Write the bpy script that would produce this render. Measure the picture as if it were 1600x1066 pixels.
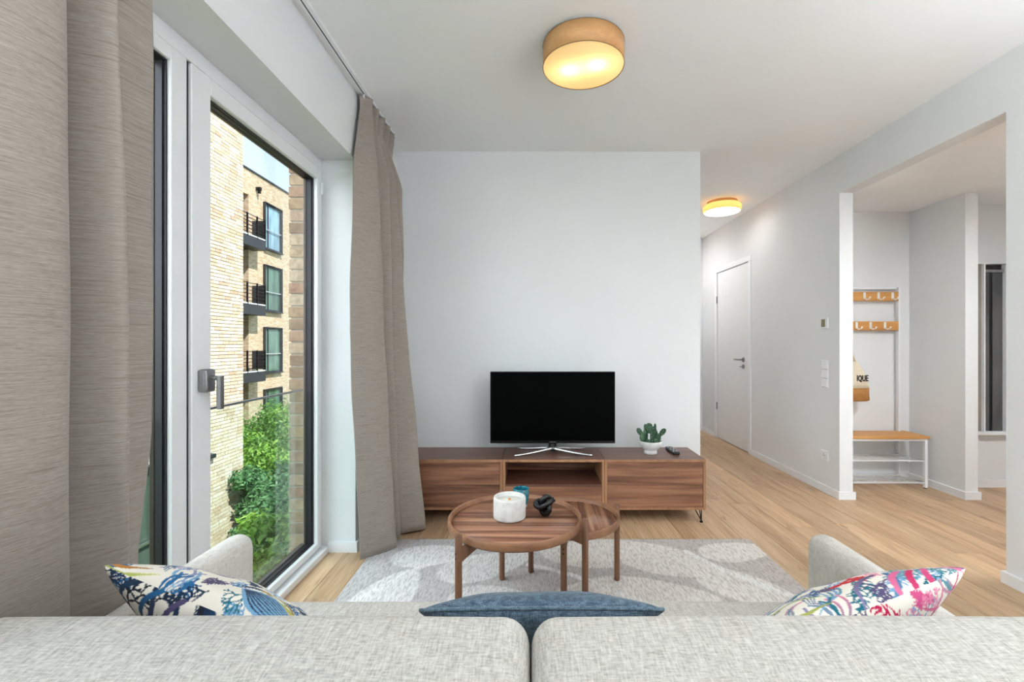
import bpy, bmesh, math, random
import numpy as np
from mathutils import Vector, Matrix

random.seed(7)
RNG = np.random.default_rng(7)
SC = bpy.context.scene
COL = SC.collection
for _o in list(bpy.data.objects):
    bpy.data.objects.remove(_o)

# ------------------------------------------------------------------ camera
# metres; camera 1.23 m above the floor, level, looking along +Y (16 mm lens)
cam_d = bpy.data.cameras.new('camera')
cam_d.sensor_width = 36.0
cam_d.lens = 16.0
cam_d.shift_x = -29.0 / 1600.0
cam_d.shift_y = 4.0 / 1600.0
cam_d.clip_start = 0.02
cam_d.clip_end = 400
cam = bpy.data.objects.new('camera', cam_d)
COL.objects.link(cam)
cam.location = (0, 0, 1.23)
cam.rotation_euler = (math.pi / 2, 0, 0)
SC.camera = cam

# ------------------------------------------------------------------ world, sun, added area lights
def srgb(r, g, b):
    def f(v):
        v /= 255.0
        return v / 12.92 if v <= 0.04045 else ((v + 0.055) / 1.055) ** 2.4
    return (f(r), f(g), f(b), 1.0)

world = bpy.data.worlds.new('sky')
SC.world = world
world.use_nodes = True
wn = world.node_tree
wn.nodes.clear()
w_tc = wn.nodes.new('ShaderNodeTexCoord')
w_sep = wn.nodes.new('ShaderNodeSeparateXYZ')
w_ramp = wn.nodes.new('ShaderNodeValToRGB')
w_bg = wn.nodes.new('ShaderNodeBackground')
w_out = wn.nodes.new('ShaderNodeOutputWorld')
w_ramp.color_ramp.elements[0].position = 0.0
w_ramp.color_ramp.elements[0].color = (0.84, 0.93, 1.0, 1)
w_ramp.color_ramp.elements[1].position = 0.75
w_ramp.color_ramp.elements[1].color = (0.42, 0.66, 1.0, 1)
wn.links.new(w_tc.outputs['Generated'], w_sep.inputs[0])
wn.links.new(w_sep.outputs['Z'], w_ramp.inputs[0])
wn.links.new(w_ramp.outputs[0], w_bg.inputs[0])
wn.links.new(w_bg.outputs[0], w_out.inputs[0])
w_bg.inputs[1].default_value = 0.85

sun_d = bpy.data.lights.new('sun', 'SUN')
sun_d.energy = 4.1
sun_d.angle = math.radians(0.6)
sun_d.color = (1.0, 0.965, 0.91)
sun = bpy.data.objects.new('sun', sun_d)
COL.objects.link(sun)
sun.rotation_euler = Vector((-0.58, 0.36, -0.80)).to_track_quat('-Z', 'Y').to_euler()

# added area light outside the added rear window, brightening the room from behind
rear_fill_d = bpy.data.lights.new('rear_fill_light', 'AREA')
rear_fill_d.shape = 'RECTANGLE'
rear_fill_d.size = 2.6
rear_fill_d.size_y = 2.2
rear_fill_d.energy = 290.0
rear_fill_d.color = (0.90, 0.955, 1.0)
rear_fill = bpy.data.objects.new('rear_fill_light', rear_fill_d)
COL.objects.link(rear_fill)
rear_fill.location = (0.20, -3.05, 0.80)
rear_fill.rotation_euler = Vector((0.75, 0.75, 0.75)).to_track_quat('-Z', 'Y').to_euler()      # tilted up to brighten the ceiling

# added area light outside the added side window, brightening the right wall
side_fill_d = bpy.data.lights.new('side_fill_light', 'AREA')
side_fill_d.shape = 'RECTANGLE'
side_fill_d.size = 2.2
side_fill_d.size_y = 1.7
side_fill_d.energy = 40.0
side_fill_d.color = (0.90, 0.955, 1.0)
side_fill = bpy.data.objects.new('side_fill_light', side_fill_d)
COL.objects.link(side_fill)
side_fill.location = (-1.65, -1.50, 0.80)
side_fill.rotation_euler = (0, math.radians(-128), 0)

# added area light high over the courtyard, brightening the room through the left window
high_fill_d = bpy.data.lights.new('courtyard_high_fill', 'AREA')
high_fill_d.shape = 'RECTANGLE'
high_fill_d.size = 6.0
high_fill_d.size_y = 3.0
high_fill_d.energy = 260.0
high_fill_d.color = (0.90, 0.955, 1.0)
high_fill = bpy.data.objects.new('courtyard_high_fill', high_fill_d)
COL.objects.link(high_fill)
high_fill.location = (-4.2, 1.6, 5.9)
high_fill.rotation_euler = (Vector((0.3, 1.7, 1.2)) - high_fill.location).to_track_quat('-Z', 'Y').to_euler()

# added area light low in the courtyard, slanting in to brighten the room
low_fill_d = bpy.data.lights.new('courtyard_low_fill', 'AREA')
low_fill_d.shape = 'RECTANGLE'
low_fill_d.size = 5.0
low_fill_d.size_y = 3.4
low_fill_d.energy = 130.0
low_fill_d.color = (0.90, 0.955, 1.0)
low_fill = bpy.data.objects.new('courtyard_low_fill', low_fill_d)
COL.objects.link(low_fill)
low_fill.location = (-4.4, -1.2, 2.6)
low_fill.rotation_euler = (Vector((-1.25, 1.7, 1.3)) - low_fill.location).to_track_quat('-Z', 'Y').to_euler()

SC.view_settings.view_transform = 'Standard'
SC.view_settings.look = 'None'
SC.view_settings.gamma = 1.0
SC.view_settings.use_curve_mapping = False
SC.view_settings.exposure = 0.79
LAMP_W, HALL_E, HALL_FILL_E, ENTRY_FILL_E, UP_FILL_E = 0.5, 5.5, 17.0, 68.0, 66.0      # bulb watts of the drum lamp, glow of the flat lamps, two of them added, and the added uplight (used by their builders)

# ------------------------------------------------------------------ mesh helpers
OFF = {}          # world offset of each parent

def off(parent):
    return OFF.get(parent.name, Vector((0, 0, 0))) if parent else Vector((0, 0, 0))

def B():
    return bmesh.new()

def box(bm, x0, x1, y0, y1, z0, z1, bev=0.0, seg=1):
    r = bmesh.ops.create_cube(bm, size=1.0)
    vs = r['verts']
    for v in vs:
        v.co = Vector(((x0 + x1) / 2 + v.co.x * (x1 - x0), (y0 + y1) / 2 + v.co.y * (y1 - y0), (z0 + z1) / 2 + v.co.z * (z1 - z0)))
    if bev > 0:
        es = set()
        for v in vs:
            es.update(v.link_edges)
        bmesh.ops.bevel(bm, geom=list(es), offset=bev, segments=seg, affect='EDGES', profile=0.5)
    return bm

def _frame(d):
    d = d.normalized()
    a = Vector((0, 0, 1)) if abs(d.z) < 0.9 else Vector((1, 0, 0))
    s = d.cross(a).normalized()
    return s, s.cross(d).normalized()

def tube(bm, pts, r, n=10, closed=False, caps=True):
    pts = [Vector(p) for p in pts]
    m = len(pts)
    rs = r if isinstance(r, (list, tuple)) else [r] * m
    rings = []
    s = None
    for i, p in enumerate(pts):
        if closed:
            d = pts[(i + 1) % m] - pts[i - 1]
        else:
            d = pts[min(i + 1, m - 1)] - pts[max(i - 1, 0)]
        d.normalize()
        if s is None:
            s, t = _frame(d)
        else:
            s = (s - d * s.dot(d)).normalized()
            t = s.cross(d).normalized()
        rings.append([bm.verts.new(p + (s * math.cos(2 * math.pi * k / n) + t * math.sin(2 * math.pi * k / n)) * rs[i]) for k in range(n)])
    last = m if closed else m - 1
    for i in range(last):
        a, b = rings[i], rings[(i + 1) % m]
        for k in range(n):
            f = bm.faces.new((a[k], a[(k + 1) % n], b[(k + 1) % n], b[k]))
            f.smooth = True
    if caps and not closed:
        bm.faces.new(list(reversed(rings[0])))
        bm.faces.new(rings[-1])
    return bm

def lathe(bm, prof, n=48, c=(0, 0, 0), smooth=True):
    c = Vector(c)
    rings = []
    for r, z in prof:
        if r < 1e-6:
            rings.append([bm.verts.new(c + Vector((0, 0, z)))])
        else:
            rings.append([bm.verts.new(c + Vector((r * math.cos(2 * math.pi * k / n), r * math.sin(2 * math.pi * k / n), z))) for k in range(n)])
    for a, b in zip(rings[:-1], rings[1:]):
        for k in range(n):
            if len(a) == 1 and len(b) == 1:
                continue
            if len(a) == 1:
                f = bm.faces.new((a[0], b[(k + 1) % n], b[k]))
            elif len(b) == 1:
                f = bm.faces.new((a[k], a[(k + 1) % n], b[0]))
            else:
                f = bm.faces.new((a[k], a[(k + 1) % n], b[(k + 1) % n], b[k]))
            f.smooth = smooth
    return bm

def prism(bm, poly, axis, a0, a1):
    """extrude a 2-D polygon along an axis ('x': poly is (y,z); 'y': (x,z); 'z': (x,y))"""
    def P(p, t):
        return {'x': (t, p[0], p[1]), 'y': (p[0], t, p[1]), 'z': (p[0], p[1], t)}[axis]
    a = [bm.verts.new(P(p, a0)) for p in poly]
    b = [bm.verts.new(P(p, a1)) for p in poly]
    n = len(poly)
    bm.faces.new(a)
    bm.faces.new(list(reversed(b)))
    for i in range(n):
        bm.faces.new((a[i], b[i], b[(i + 1) % n], a[(i + 1) % n]))
    bmesh.ops.recalc_face_normals(bm, faces=bm.faces)
    return bm

def soft_box(bm, cx, cy, cz, sx, sy, sz, r, n=22, bulge=(0, 0, 0), M=None):
    """rounded cushion block with bulging faces"""
    half = Vector((sx / 2, sy / 2, sz / 2))
    r = min(r, min(half) * 0.999)
    ts = [math.sin((i / n - 0.5) * math.pi) for i in range(n + 1)]
    vm = {}
    def key(p):
        return tuple(round(c * 1e5) for c in p)
    def vert(p):
        k = key(p)
        if k in vm:
            return vm[k]
        q = Vector((p[0] * half.x, p[1] * half.y, p[2] * half.z))
        inn = Vector([max(-(half[i] - r), min(half[i] - r, q[i])) for i in range(3)])
        dl = q - inn
        o = inn + (dl.normalized() * r if dl.length > 1e-9 else Vector((0, 0, 0)))
        for i in range(3):
            j, k2 = (i + 1) % 3, (i + 2) % 3
            o[i] += bulge[i] * p[i] * (1 - p[j] ** 2) * (1 - p[k2] ** 2)
        if M is not None:
            o = M @ o
        v = bm.verts.new(o + Vector((cx, cy, cz)))
        vm[k] = v
        return v
    for ax in range(3):
        for sgn in (-1, 1):
            for i in range(n):
                for j in range(n):
                    q = []
                    for (a, b) in ((i, j), (i + 1, j), (i + 1, j + 1), (i, j + 1)):
                        p = [0, 0, 0]
                        p[ax] = sgn
                        p[(ax + 1) % 3] = ts[a]
                        p[(ax + 2) % 3] = ts[b]
                        q.append(vert(p))
                    if sgn < 0:
                        q.reverse()
                    f = bm.faces.new(q)
                    f.smooth = True
    return bm

def link(name, me, m, parent=None):
    me.name = name
    o = bpy.data.objects.new(name, me)
    COL.objects.link(o)
    if m is not None and not me.materials:
        me.materials.append(m)
    if parent is not None:
        o.parent = parent
        OFF[o.name] = off(parent)
    return o

def obj(name, bm, m, parent=None, smooth=None):
    """one mesh object; coordinates in the bmesh are world ones"""
    w = off(parent)
    if w.length > 0:
        bmesh.ops.translate(bm, verts=bm.verts, vec=-w)
    me = bpy.data.meshes.new(name)
    bm.to_mesh(me)
    bm.free()
    if smooth is not None:
        me.polygons.foreach_set('use_smooth', [smooth] * len(me.polygons))
    return link(name, me, m, parent)

def pobj(name, verts, faces, m, parent=None, smooth=True):
    w = off(parent)
    v = np.asarray(verts, dtype=float) - np.array(w)
    me = bpy.data.meshes.new(name)
    me.from_pydata(v.tolist(), [], faces)
    me.update()
    if smooth:
        me.polygons.foreach_set('use_smooth', [True] * len(me.polygons))
    return link(name, me, m, parent)

def thing(name, loc, label, cat, group=None):
    o = bpy.data.objects.new(name, None)
    o.empty_display_size = 0.05
    COL.objects.link(o)
    o.location = loc
    OFF[o.name] = Vector(loc)
    o['label'] = label
    o['category'] = cat
    if group:
        o['group'] = group
    return o

def tag(o, label, cat, group=None):
    o['label'] = label
    o['category'] = cat
    if group:
        o['group'] = group
    return o

def struct(o, label=None):
    o['kind'] = 'structure'
    if label:
        o['label'] = label
    return o

def sempty(name, loc, label=None):
    o = bpy.data.objects.new(name, None)
    o.empty_display_size = 0.05
    COL.objects.link(o)
    o.location = loc
    OFF[o.name] = Vector(loc)
    o['kind'] = 'structure'
    if label:
        o['label'] = label
    return o

def text_mesh(name, body, size, m, parent, origin, xdir, up, depth=0.0006, align='CENTER', bold=0.0, sx=1.0):
    cu = bpy.data.curves.new(name, 'FONT')
    cu.body = body
    cu.size = size
    cu.align_x = align
    cu.extrude = depth
    cu.offset = bold
    cu.resolution_u = 2
    t = bpy.data.objects.new(name, cu)
    COL.objects.link(t)
    dg = bpy.context.evaluated_depsgraph_get()
    me = bpy.data.meshes.new_from_object(t.evaluated_get(dg))
    COL.objects.unlink(t)
    bpy.data.objects.remove(t)
    X = Vector(xdir).normalized()
    U = Vector(up).normalized()
    N = X.cross(U)
    R = Matrix((X, U, N)).transposed().to_4x4()
    me.transform(Matrix.Translation(Vector(origin) - off(parent)) @ R @ Matrix.Diagonal((sx, 1, 1, 1)))
    me.materials.clear()
    return link(name, me, m, parent)

# ------------------------------------------------------------------ materials
class Nodes:
    def __init__(s, name):
        s.m = bpy.data.materials.new(name)
        s.m.use_nodes = True
        s.t = s.m.node_tree
        s.t.nodes.clear()
        s.out = s.n('ShaderNodeOutputMaterial')

    def n(s, kind, **kw):
        nd = s.t.nodes.new(kind)
        for k, v in kw.items():
            setattr(nd, k, v)
        return nd

    def l(s, a, b):
        s.t.links.new(a, b)

    def bsdf(s, col, rough=0.5, metal=0.0, spec=0.5):
        b = s.n('ShaderNodeBsdfPrincipled')
        if isinstance(col, tuple):
            b.inputs['Base Color'].default_value = col
        else:
            s.l(col, b.inputs['Base Color'])
        if isinstance(rough, (int, float)):
            b.inputs['Roughness'].default_value = rough
        else:
            s.l(rough, b.inputs['Roughness'])
        b.inputs['Metallic'].default_value = metal
        b.inputs['Specular IOR Level'].default_value = spec
        s.l(b.outputs[0], s.out.inputs[0])
        return b

    def coord(s, scale, kind='Object', rand=0.0):
        tc = s.n('ShaderNodeTexCoord')
        src = tc.outputs[kind]
        if rand:
            oi = s.n('ShaderNodeObjectInfo')
            vm = s.n('ShaderNodeVectorMath', operation='MULTIPLY_ADD')
            cmb = s.n('ShaderNodeCombineXYZ')
            for i in range(3):
                s.l(oi.outputs['Random'], cmb.inputs[i])
            s.l(cmb.outputs[0], vm.inputs[0])
            vm.inputs[1].default_value = (rand, rand * 1.7, rand * 2.3)
            s.l(src, vm.inputs[2])
            src = vm.outputs[0]
        mp = s.n('ShaderNodeMapping')
        mp.inputs['Scale'].default_value = scale
        s.l(src, mp.inputs[0])
        return mp.outputs[0]

    def noise(s, vec, scale=1.0, detail=4.0, rough=0.55, dist=0.0):
        nz = s.n('ShaderNodeTexNoise')
        nz.inputs['Scale'].default_value = scale
        nz.inputs['Detail'].default_value = detail
        nz.inputs['Roughness'].default_value = rough
        nz.inputs['Distortion'].default_value = dist
        s.l(vec, nz.inputs['Vector'])
        return nz.outputs['Fac']

    def ramp(s, fac, stops):
        r = s.n('ShaderNodeValToRGB')
        el = r.color_ramp.elements
        while len(el) > 1:
            el.remove(el[-1])
        el[0].position, el[0].color = stops[0]
        for p, c in stops[1:]:
            e = el.new(p)
            e.color = c
        s.l(fac, r.inputs[0])
        return r.outputs[0]

    def mix(s, a, b, fac, mode='MIX'):
        mx = s.n('ShaderNodeMix', data_type='RGBA', blend_type=mode)
        if isinstance(fac, (int, float)):
            mx.inputs[0].default_value = fac
        else:
            s.l(fac, mx.inputs[0])
        for v, i in ((a, 6), (b, 7)):
            if isinstance(v, tuple):
                mx.inputs[i].default_value = v
            else:
                s.l(v, mx.inputs[i])
        return mx.outputs[2]

    def bump(s, b, fac, strength=0.2, dist=0.002):
        bp = s.n('ShaderNodeBump')
        bp.inputs['Strength'].default_value = strength
        bp.inputs['Distance'].default_value = dist
        s.l(fac, bp.inputs['Height'])
        s.l(bp.outputs[0], b.inputs['Normal'])

def plain(name, col, rough=0.5, metal=0.0, spec=0.5, var=0.04, scale=8.0):
    """plain finish with a faint procedural unevenness"""
    k = Nodes(name)
    f = k.noise(k.coord((scale,) * 3), 1.0, 3.0)
    d = tuple(c * (1 - var) for c in col[:3]) + (1,)
    h = tuple(min(1, c * (1 + var)) for c in col[:3]) + (1,)
    k.bsdf(k.ramp(f, [(0.35, d), (0.65, h)]), rough, metal, spec)
    return k.m

def wood(name, stops, axis=0, across=14.0, along=0.9, rough=0.42, rand=5.0, fine=0.35, spec=0.4, dist=0.5):
    k = Nodes(name)
    sc = [across] * 3
    sc[axis] = along
    v = k.coord(tuple(sc), rand=rand)
    f = k.noise(v, 1.0, 5.0, 0.6, dist)
    c = k.ramp(f, stops)
    sc2 = [across * 14] * 3
    sc2[axis] = along * 5
    f2 = k.noise(k.coord(tuple(sc2), rand=rand), 1.0, 3.0)
    c2 = k.ramp(f2, [(0.3, (0.55, 0.5, 0.46, 1)), (0.6, (1, 1, 1, 1))])
    col = k.mix(c, c2, fine, 'MULTIPLY')
    b = k.bsdf(col, rough, 0, spec)
    k.bump(b, f2, 0.08, 0.001)
    return k.m

def emissive(name, col, strength):
    k = Nodes(name)
    e = k.n('ShaderNodeEmission')
    e.inputs[0].default_value = col
    e.inputs[1].default_value = strength
    k.l(e.outputs[0], k.out.inputs[0])
    return k.m

def glass(name, tint=(1, 1, 1, 1), refl=0.06, rough=0.0):
    k = Nodes(name)
    tr = k.n('ShaderNodeBsdfTransparent')
    tr.inputs[0].default_value = tint
    gl = k.n('ShaderNodeBsdfGlossy')
    gl.inputs['Roughness'].default_value = rough
    fr = k.n('ShaderNodeLayerWeight')
    fr.inputs['Blend'].default_value = 0.12
    ma = k.n('ShaderNodeMath', operation='MULTIPLY')
    ma.inputs[1].default_value = refl * 4
    k.l(fr.outputs['Fresnel'], ma.inputs[0])
    mx = k.n('ShaderNodeMixShader')
    k.l(ma.outputs[0], mx.inputs[0])
    k.l(tr.outputs[0], mx.inputs[1])
    k.l(gl.outputs[0], mx.inputs[2])
    k.l(mx.outputs[0], k.out.inputs[0])
    return k.m

WHITE_WALL = plain('white_wall_paint', srgb(231, 232, 233), 0.85, spec=0.2, var=0.008, scale=3)
WHITE_CEIL = plain('white_ceiling_paint', srgb(248, 248, 248), 0.9, spec=0.1, var=0.008, scale=3)
WHITE_TRIM = plain('white_trim_lacquer', srgb(240, 241, 243), 0.4, var=0.01)
WHITE_PVC = plain('white_window_plastic', srgb(236, 237, 239), 0.3, var=0.01)
WHITE_METAL = plain('white_powder_coat', srgb(238, 239, 241), 0.4, var=0.01)
WHITE_DOOR = plain('white_door_lacquer', srgb(236, 236, 236), 0.45, var=0.01)
DARK_SEAL = plain('dark_rubber_seal', srgb(34, 31, 38), 0.45, var=0.1)
DARK_ALU = plain('dark_brown_aluminium', srgb(66, 56, 52), 0.4, 0.3, var=0.1)
GLASS = glass('window_glass', (0.97, 0.985, 0.98, 1), 0.05)
RAIL_GLASS = glass('balustrade_glass', (0.90, 0.96, 0.94, 1), 0.05)
STEEL = plain('brushed_steel', srgb(150, 150, 152), 0.32, 0.9, var=0.08, scale=30)
CHROME = plain('chrome', srgb(215, 215, 215), 0.18, 0.9, var=0.03)
BLACK_METAL = plain('black_metal', srgb(22, 21, 22), 0.4, 0.6, var=0.1)
BLACK_PLASTIC = plain('black_plastic', srgb(20, 20, 21), 0.4, var=0.1)
GREY_RUBBER = plain('grey_plastic', srgb(70, 72, 74), 0.6)

# oak planks: grain runs along Y
k = Nodes('oak_plank')
v = k.coord((9, 0.8, 9), rand=9.0)
f1 = k.noise(v, 1.0, 5.0, 0.6, 0.8)
c1 = k.ramp(f1, [(0.28, srgb(178, 142, 108)), (0.5, srgb(206, 172, 136)), (0.72, srgb(222, 192, 158))])
f2 = k.noise(k.coord((150, 4, 150), rand=9.0), 1.0, 3.0)
c2 = k.mix(c1, k.ramp(f2, [(0.32, srgb(186, 170, 152)), (0.55, (1, 1, 1, 1))]), 0.55, 'MULTIPLY')
f3 = k.noise(k.coord((16, 2.2, 16), rand=5.0), 1.0, 2.0, 0.5, 1.5)
c3 = k.mix(c2, srgb(120, 86, 60), k.ramp(f3, [(0.66, (0, 0, 0, 1)), (0.80, (0.75, 0.75, 0.75, 1))]))
oi = k.n('ShaderNodeObjectInfo')
hs = k.n('ShaderNodeHueSaturation')
mr = k.n('ShaderNodeMapRange')
mr.inputs['To Min'].default_value = 0.82
mr.inputs['To Max'].default_value = 1.08
k.l(oi.outputs['Random'], mr.inputs[0])
k.l(mr.outputs[0], hs.inputs['Value'])
k.l(c3, hs.inputs['Color'])
b = k.bsdf(hs.outputs[0], 0.42, 0, 0.4)
k.bump(b, f2, 0.06, 0.001)
OAK = k.m
OAK_BASE = plain('oak_floor_joint', srgb(96, 70, 50), 0.6, var=0.1)

WAL_STOPS = [(0.28, srgb(84, 54, 42)), (0.42, srgb(120, 80, 60)), (0.56, srgb(152, 106, 80)), (0.74, srgb(178, 130, 100))]
WALNUT = wood('walnut_veneer', WAL_STOPS, 0, 22, 1.1, 0.42)
WALNUT_TOP = wood('walnut_top_veneer', [(0.25, srgb(84, 52, 42)), (0.5, srgb(112, 74, 60)), (0.8, srgb(134, 92, 74))], 0, 18, 0.9, 0.3)
WALNUT_EDGE = wood('walnut_edge', [(0.3, srgb(150, 104, 74)), (0.7, srgb(184, 136, 100))], 2, 20, 1.5, 0.45)
TBL_STOPS = [(0.30, srgb(84, 54, 46)), (0.42, srgb(118, 78, 62)), (0.52, srgb(158, 112, 88)), (0.66, srgb(192, 146, 116))]
WALNUT_X = wood('walnut_tray_grain_across', TBL_STOPS, 0, 24, 0.8, 0.32, dist=0.2)
WALNUT_Y = wood('walnut_tray_grain_deep', TBL_STOPS, 1, 30, 0.7, 0.2, dist=0.2)
WALNUT_RIM = wood('walnut_rim', [(0.3, srgb(120, 80, 58)), (0.7, srgb(176, 128, 96))], 0, 10, 2, 0.4)
WALNUT_LEG = wood('walnut_leg', [(0.3, srgb(108, 74, 54)), (0.7, srgb(152, 108, 80))], 2, 30, 2, 0.4)
BAMBOO = wood('honey_bamboo', [(0.3, srgb(200, 140, 74)), (0.7, srgb(222, 164, 96))], 0, 24, 1.2, 0.45, fine=0.2)
VENEER = wood('amber_wood_veneer', [(0.3, srgb(206, 150, 96)), (0.7, srgb(228, 178, 122))], 0, 8, 3, 0.5, fine=0.25)

def fabric(name, c_dark, c_mid, c_light, su, sv, coord='Object', rough=0.95, bump=0.25, slub=None):
    """woven cloth: crossing thread streaks from two stretched noises"""
    k = Nodes(name)
    fa = k.noise(k.coord(su, coord), 1.0, 3.0, 0.6)
    fb = k.noise(k.coord(sv, coord), 1.0, 3.0, 0.6)
    ma = k.n('ShaderNodeMath', operation='ADD')
    k.l(fa, ma.inputs[0])
    k.l(fb, ma.inputs[1])
    hf = k.n('ShaderNodeMath', operation='MULTIPLY')
    k.l(ma.outputs[0], hf.inputs[0])
    hf.inputs[1].default_value = 0.5
    col = k.ramp(hf.outputs[0], [(0.36, c_dark), (0.5, c_mid), (0.64, c_light)])
    if slub:
        fs = k.noise(k.coord(slub, coord), 1.0, 2.0, 0.5)
        col = k.mix(col, c_dark, k.ramp(fs, [(0.60, (0, 0, 0, 1)), (0.72, (0.9, 0.9, 0.9, 1))]))
    b = k.bsdf(col, rough, 0, 0.15)
    b.inputs['Sheen Weight'].default_value = 0.15
    k.bump(b, hf.outputs[0], bump, 0.002)
    return k.m

SOFA = fabric('sofa_linen_shaded', srgb(164, 160, 153), srgb(194, 190, 183), srgb(214, 211, 204), (300, 16, 300), (70, 320, 320))  # same linen as the arms, shade on the cushions put into the colour
SOFA_LIT = fabric('sofa_linen_lit', srgb(190, 185, 177), srgb(208, 204, 197), srgb(220, 216, 210), (300, 300, 40), (40, 40, 300))  # lighter copy of the linen, light on the arms put into the colour
CURTAIN = fabric('greige_curtain_cloth', srgb(136, 126, 118), srgb(157, 147, 139), srgb(172, 163, 155), (11, 420, 1), (60, 700, 1), 'UV', 0.85, 0.12, (8, 170, 1))
DENIM = fabric('blue_denim', srgb(52, 68, 84), srgb(84, 104, 122), srgb(124, 144, 160), (420, 420, 60), (60, 60, 420), 'Object', 0.95, 0.4)
DENIM_SEAM = fabric('blue_denim_piping', srgb(62, 78, 94), srgb(96, 116, 132), srgb(130, 150, 164), (420, 420, 90), (90, 90, 420))
# ------------------------------------------------------------------ the room shell
CEIL = 2.72
LX = -1.035          # left wall, room side
RX = 2.44            # right wall, room side
BY = 3.53            # wall behind the television
FY = -2.60           # wall behind the camera

floor = struct(obj('floor', box(B(), -1.30, 4.75, -2.75, 6.60, -0.16, -0.010), OAK_BASE), 'light oak plank floor running away from the sofa')
# planks: one mesh, one object each (cut lengths come from three shared meshes)
PW, PG = 0.186, 0.0012
def plank_mesh(w, l):
    bm = B()
    h = 0.009
    e = 0.0014
    a = [(-w / 2, -l / 2), (w / 2, -l / 2), (w / 2, l / 2), (-w / 2, l / 2)]
    lo = [bm.verts.new((x, y, -h)) for x, y in a]
    mi = [bm.verts.new((x, y, -e)) for x, y in a]
    hi = [bm.verts.new((x - math.copysign(e, x), y - math.copysign(e, y), 0)) for x, y in a]
    for r0, r1 in ((lo, mi), (mi, hi)):
        for i in range(4):
            bm.faces.new((r0[i], r0[(i + 1) % 4], r1[(i + 1) % 4], r1[i]))
    bm.faces.new(hi)
    me = bpy.data.meshes.new('plank')
    bm.to_mesh(me)
    bm.free()
    me.materials.append(OAK)
    return me
PL = 1.38
plank_full = plank_mesh(PW - PG, PL - PG)
plank_short = {}
x = -1.27
while x < 4.72:
    y = -0.40 - random.random() * 1.1
    first = True
    while y < 6.50:
        a, b_ = max(y, -0.45), min(y + PL, 6.58)
        lit = (a < 6.5 and b_ > 0.3)
        if b_ - a > 0.05:
            if b_ - a > PL - 0.01:
                me = plank_full
            else:
                key_l = round(b_ - a, 2)
                if key_l not in plank_short:
                    plank_short[key_l] = plank_mesh(PW - PG, key_l - PG)
                me = plank_short[key_l]
            inside = (x < 2.55 or (0.6 < b_ and a < 4.2))
            if x < -1.05 and a > 2.7:
                inside = False
            if inside:
                p = bpy.data.objects.new('plank', me)
                COL.objects.link(p)
                p.parent = floor
                p.location = (x + PW / 2, (a + b_) / 2, 0)
        y += PL
    x += PW

struct(obj('ceiling', box(B(), -1.43, 4.85, -2.75, 6.70, CEIL, CEIL + 0.16), WHITE_CEIL), 'white painted ceiling')
struct(obj('ceiling_entry', box(B(), RX + 0.106, 4.75, 0.70, 4.25, 2.42, 2.52), WHITE_CEIL), 'lowered white ceiling over the entry')

struct(obj('wall_back', box(B(), LX - 0.2, 1.316, BY, BY + 0.12, 0, CEIL), WHITE_WALL), 'white wall behind the television')
struct(obj('wall_hall_left', box(B(), 1.20, 1.316, BY + 0.12, 6.45, 0, CEIL), WHITE_WALL), 'white wall on the left of the hallway')
struct(obj('wall_hall_end', box(B(), 1.20, 2.60, 6.45, 6.57, 0, CEIL), WHITE_WALL), 'white wall at the end of the hallway')

bm = B()
box(bm, -1.30, LX, 0.25, 2.69, 2.317, CEIL)                 # lintel over the window
box(bm, -1.30, LX, 2.69, BY, 0, CEIL)                      # pier by the television wall
box(bm, -1.30, LX, -0.60, 0.25, 0, CEIL)                   # piers, parapet and lintel behind the camera
box(bm, -1.30, LX, FY, -2.40, 0, CEIL)
box(bm, -1.30, LX, -2.40, -0.60, 0, 0.06)
box(bm, -1.30, LX, -2.40, -0.60, 2.317, CEIL)
struct(obj('wall_left', bm, WHITE_WALL), 'white window wall with deep reveal')

bm = B()
box(bm, RX, RX + 0.106, 3.594, 5.08, 0, CEIL)
box(bm, RX, RX + 0.106, 5.96, 6.45, 0, CEIL)
box(bm, RX, RX + 0.106, 5.08, 5.96, 2.17, CEIL)
box(bm, RX + 0.09, RX + 0.106, 5.08, 5.96, 0, 2.17)
box(bm, RX, RX + 0.106, 2.335, 3.594, 2.42, CEIL)
box(bm, RX, RX + 0.106, FY, 2.335, 0, CEIL)
struct(obj('wall_right', bm, WHITE_WALL), 'white right wall with the opening to the entry')

struct(obj('wall_niche_back', box(B(), RX + 0.106, 3.53, 4.124, 4.24, 0, 2.42), WHITE_WALL), 'white back wall of the coat niche')
struct(obj('wall_niche_right', box(B(), 3.43, 3.53, 3.59, 4.124, 0, 2.42), WHITE_WALL), 'white stub wall right of the coat niche')
struct(obj('wall_entry_back', box(B(), 3.53, 4.75, 3.90, 4.02, 0, 2.42), WHITE_WALL), 'white wall at the back of the entry')
struct(obj('wall_entry_right', box(B(), 4.65, 4.75, 0.80, 3.90, 0, 2.42), WHITE_WALL), 'white outer wall of the entry')
struct(obj('wall_entry_front', box(B(), RX + 0.106, 4.75, 0.70, 0.80, 0, 2.42), WHITE_WALL), 'white near wall of the entry')

bm = B()
box(bm, -1.30, -0.80, FY - 0.15, FY, 0, CEIL)
box(bm, 2.20, 2.60, FY - 0.15, FY, 0, CEIL)
box(bm, -0.80, 2.20, FY - 0.15, FY, 0, 0.12)
box(bm, -0.80, 2.20, FY - 0.15, FY, 2.36, CEIL)
struct(obj('wall_front', bm, WHITE_WALL), 'white rear wall of the room, opened for the added window')
struct(obj('wall_light_screen', box(B(), LX, 1.25, -0.56, -0.46, 0, 2.05), WHITE_WALL), 'added white screen behind the camera, shading the sofa')  # unseen screen added to keep the rear light off the sofa

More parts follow.
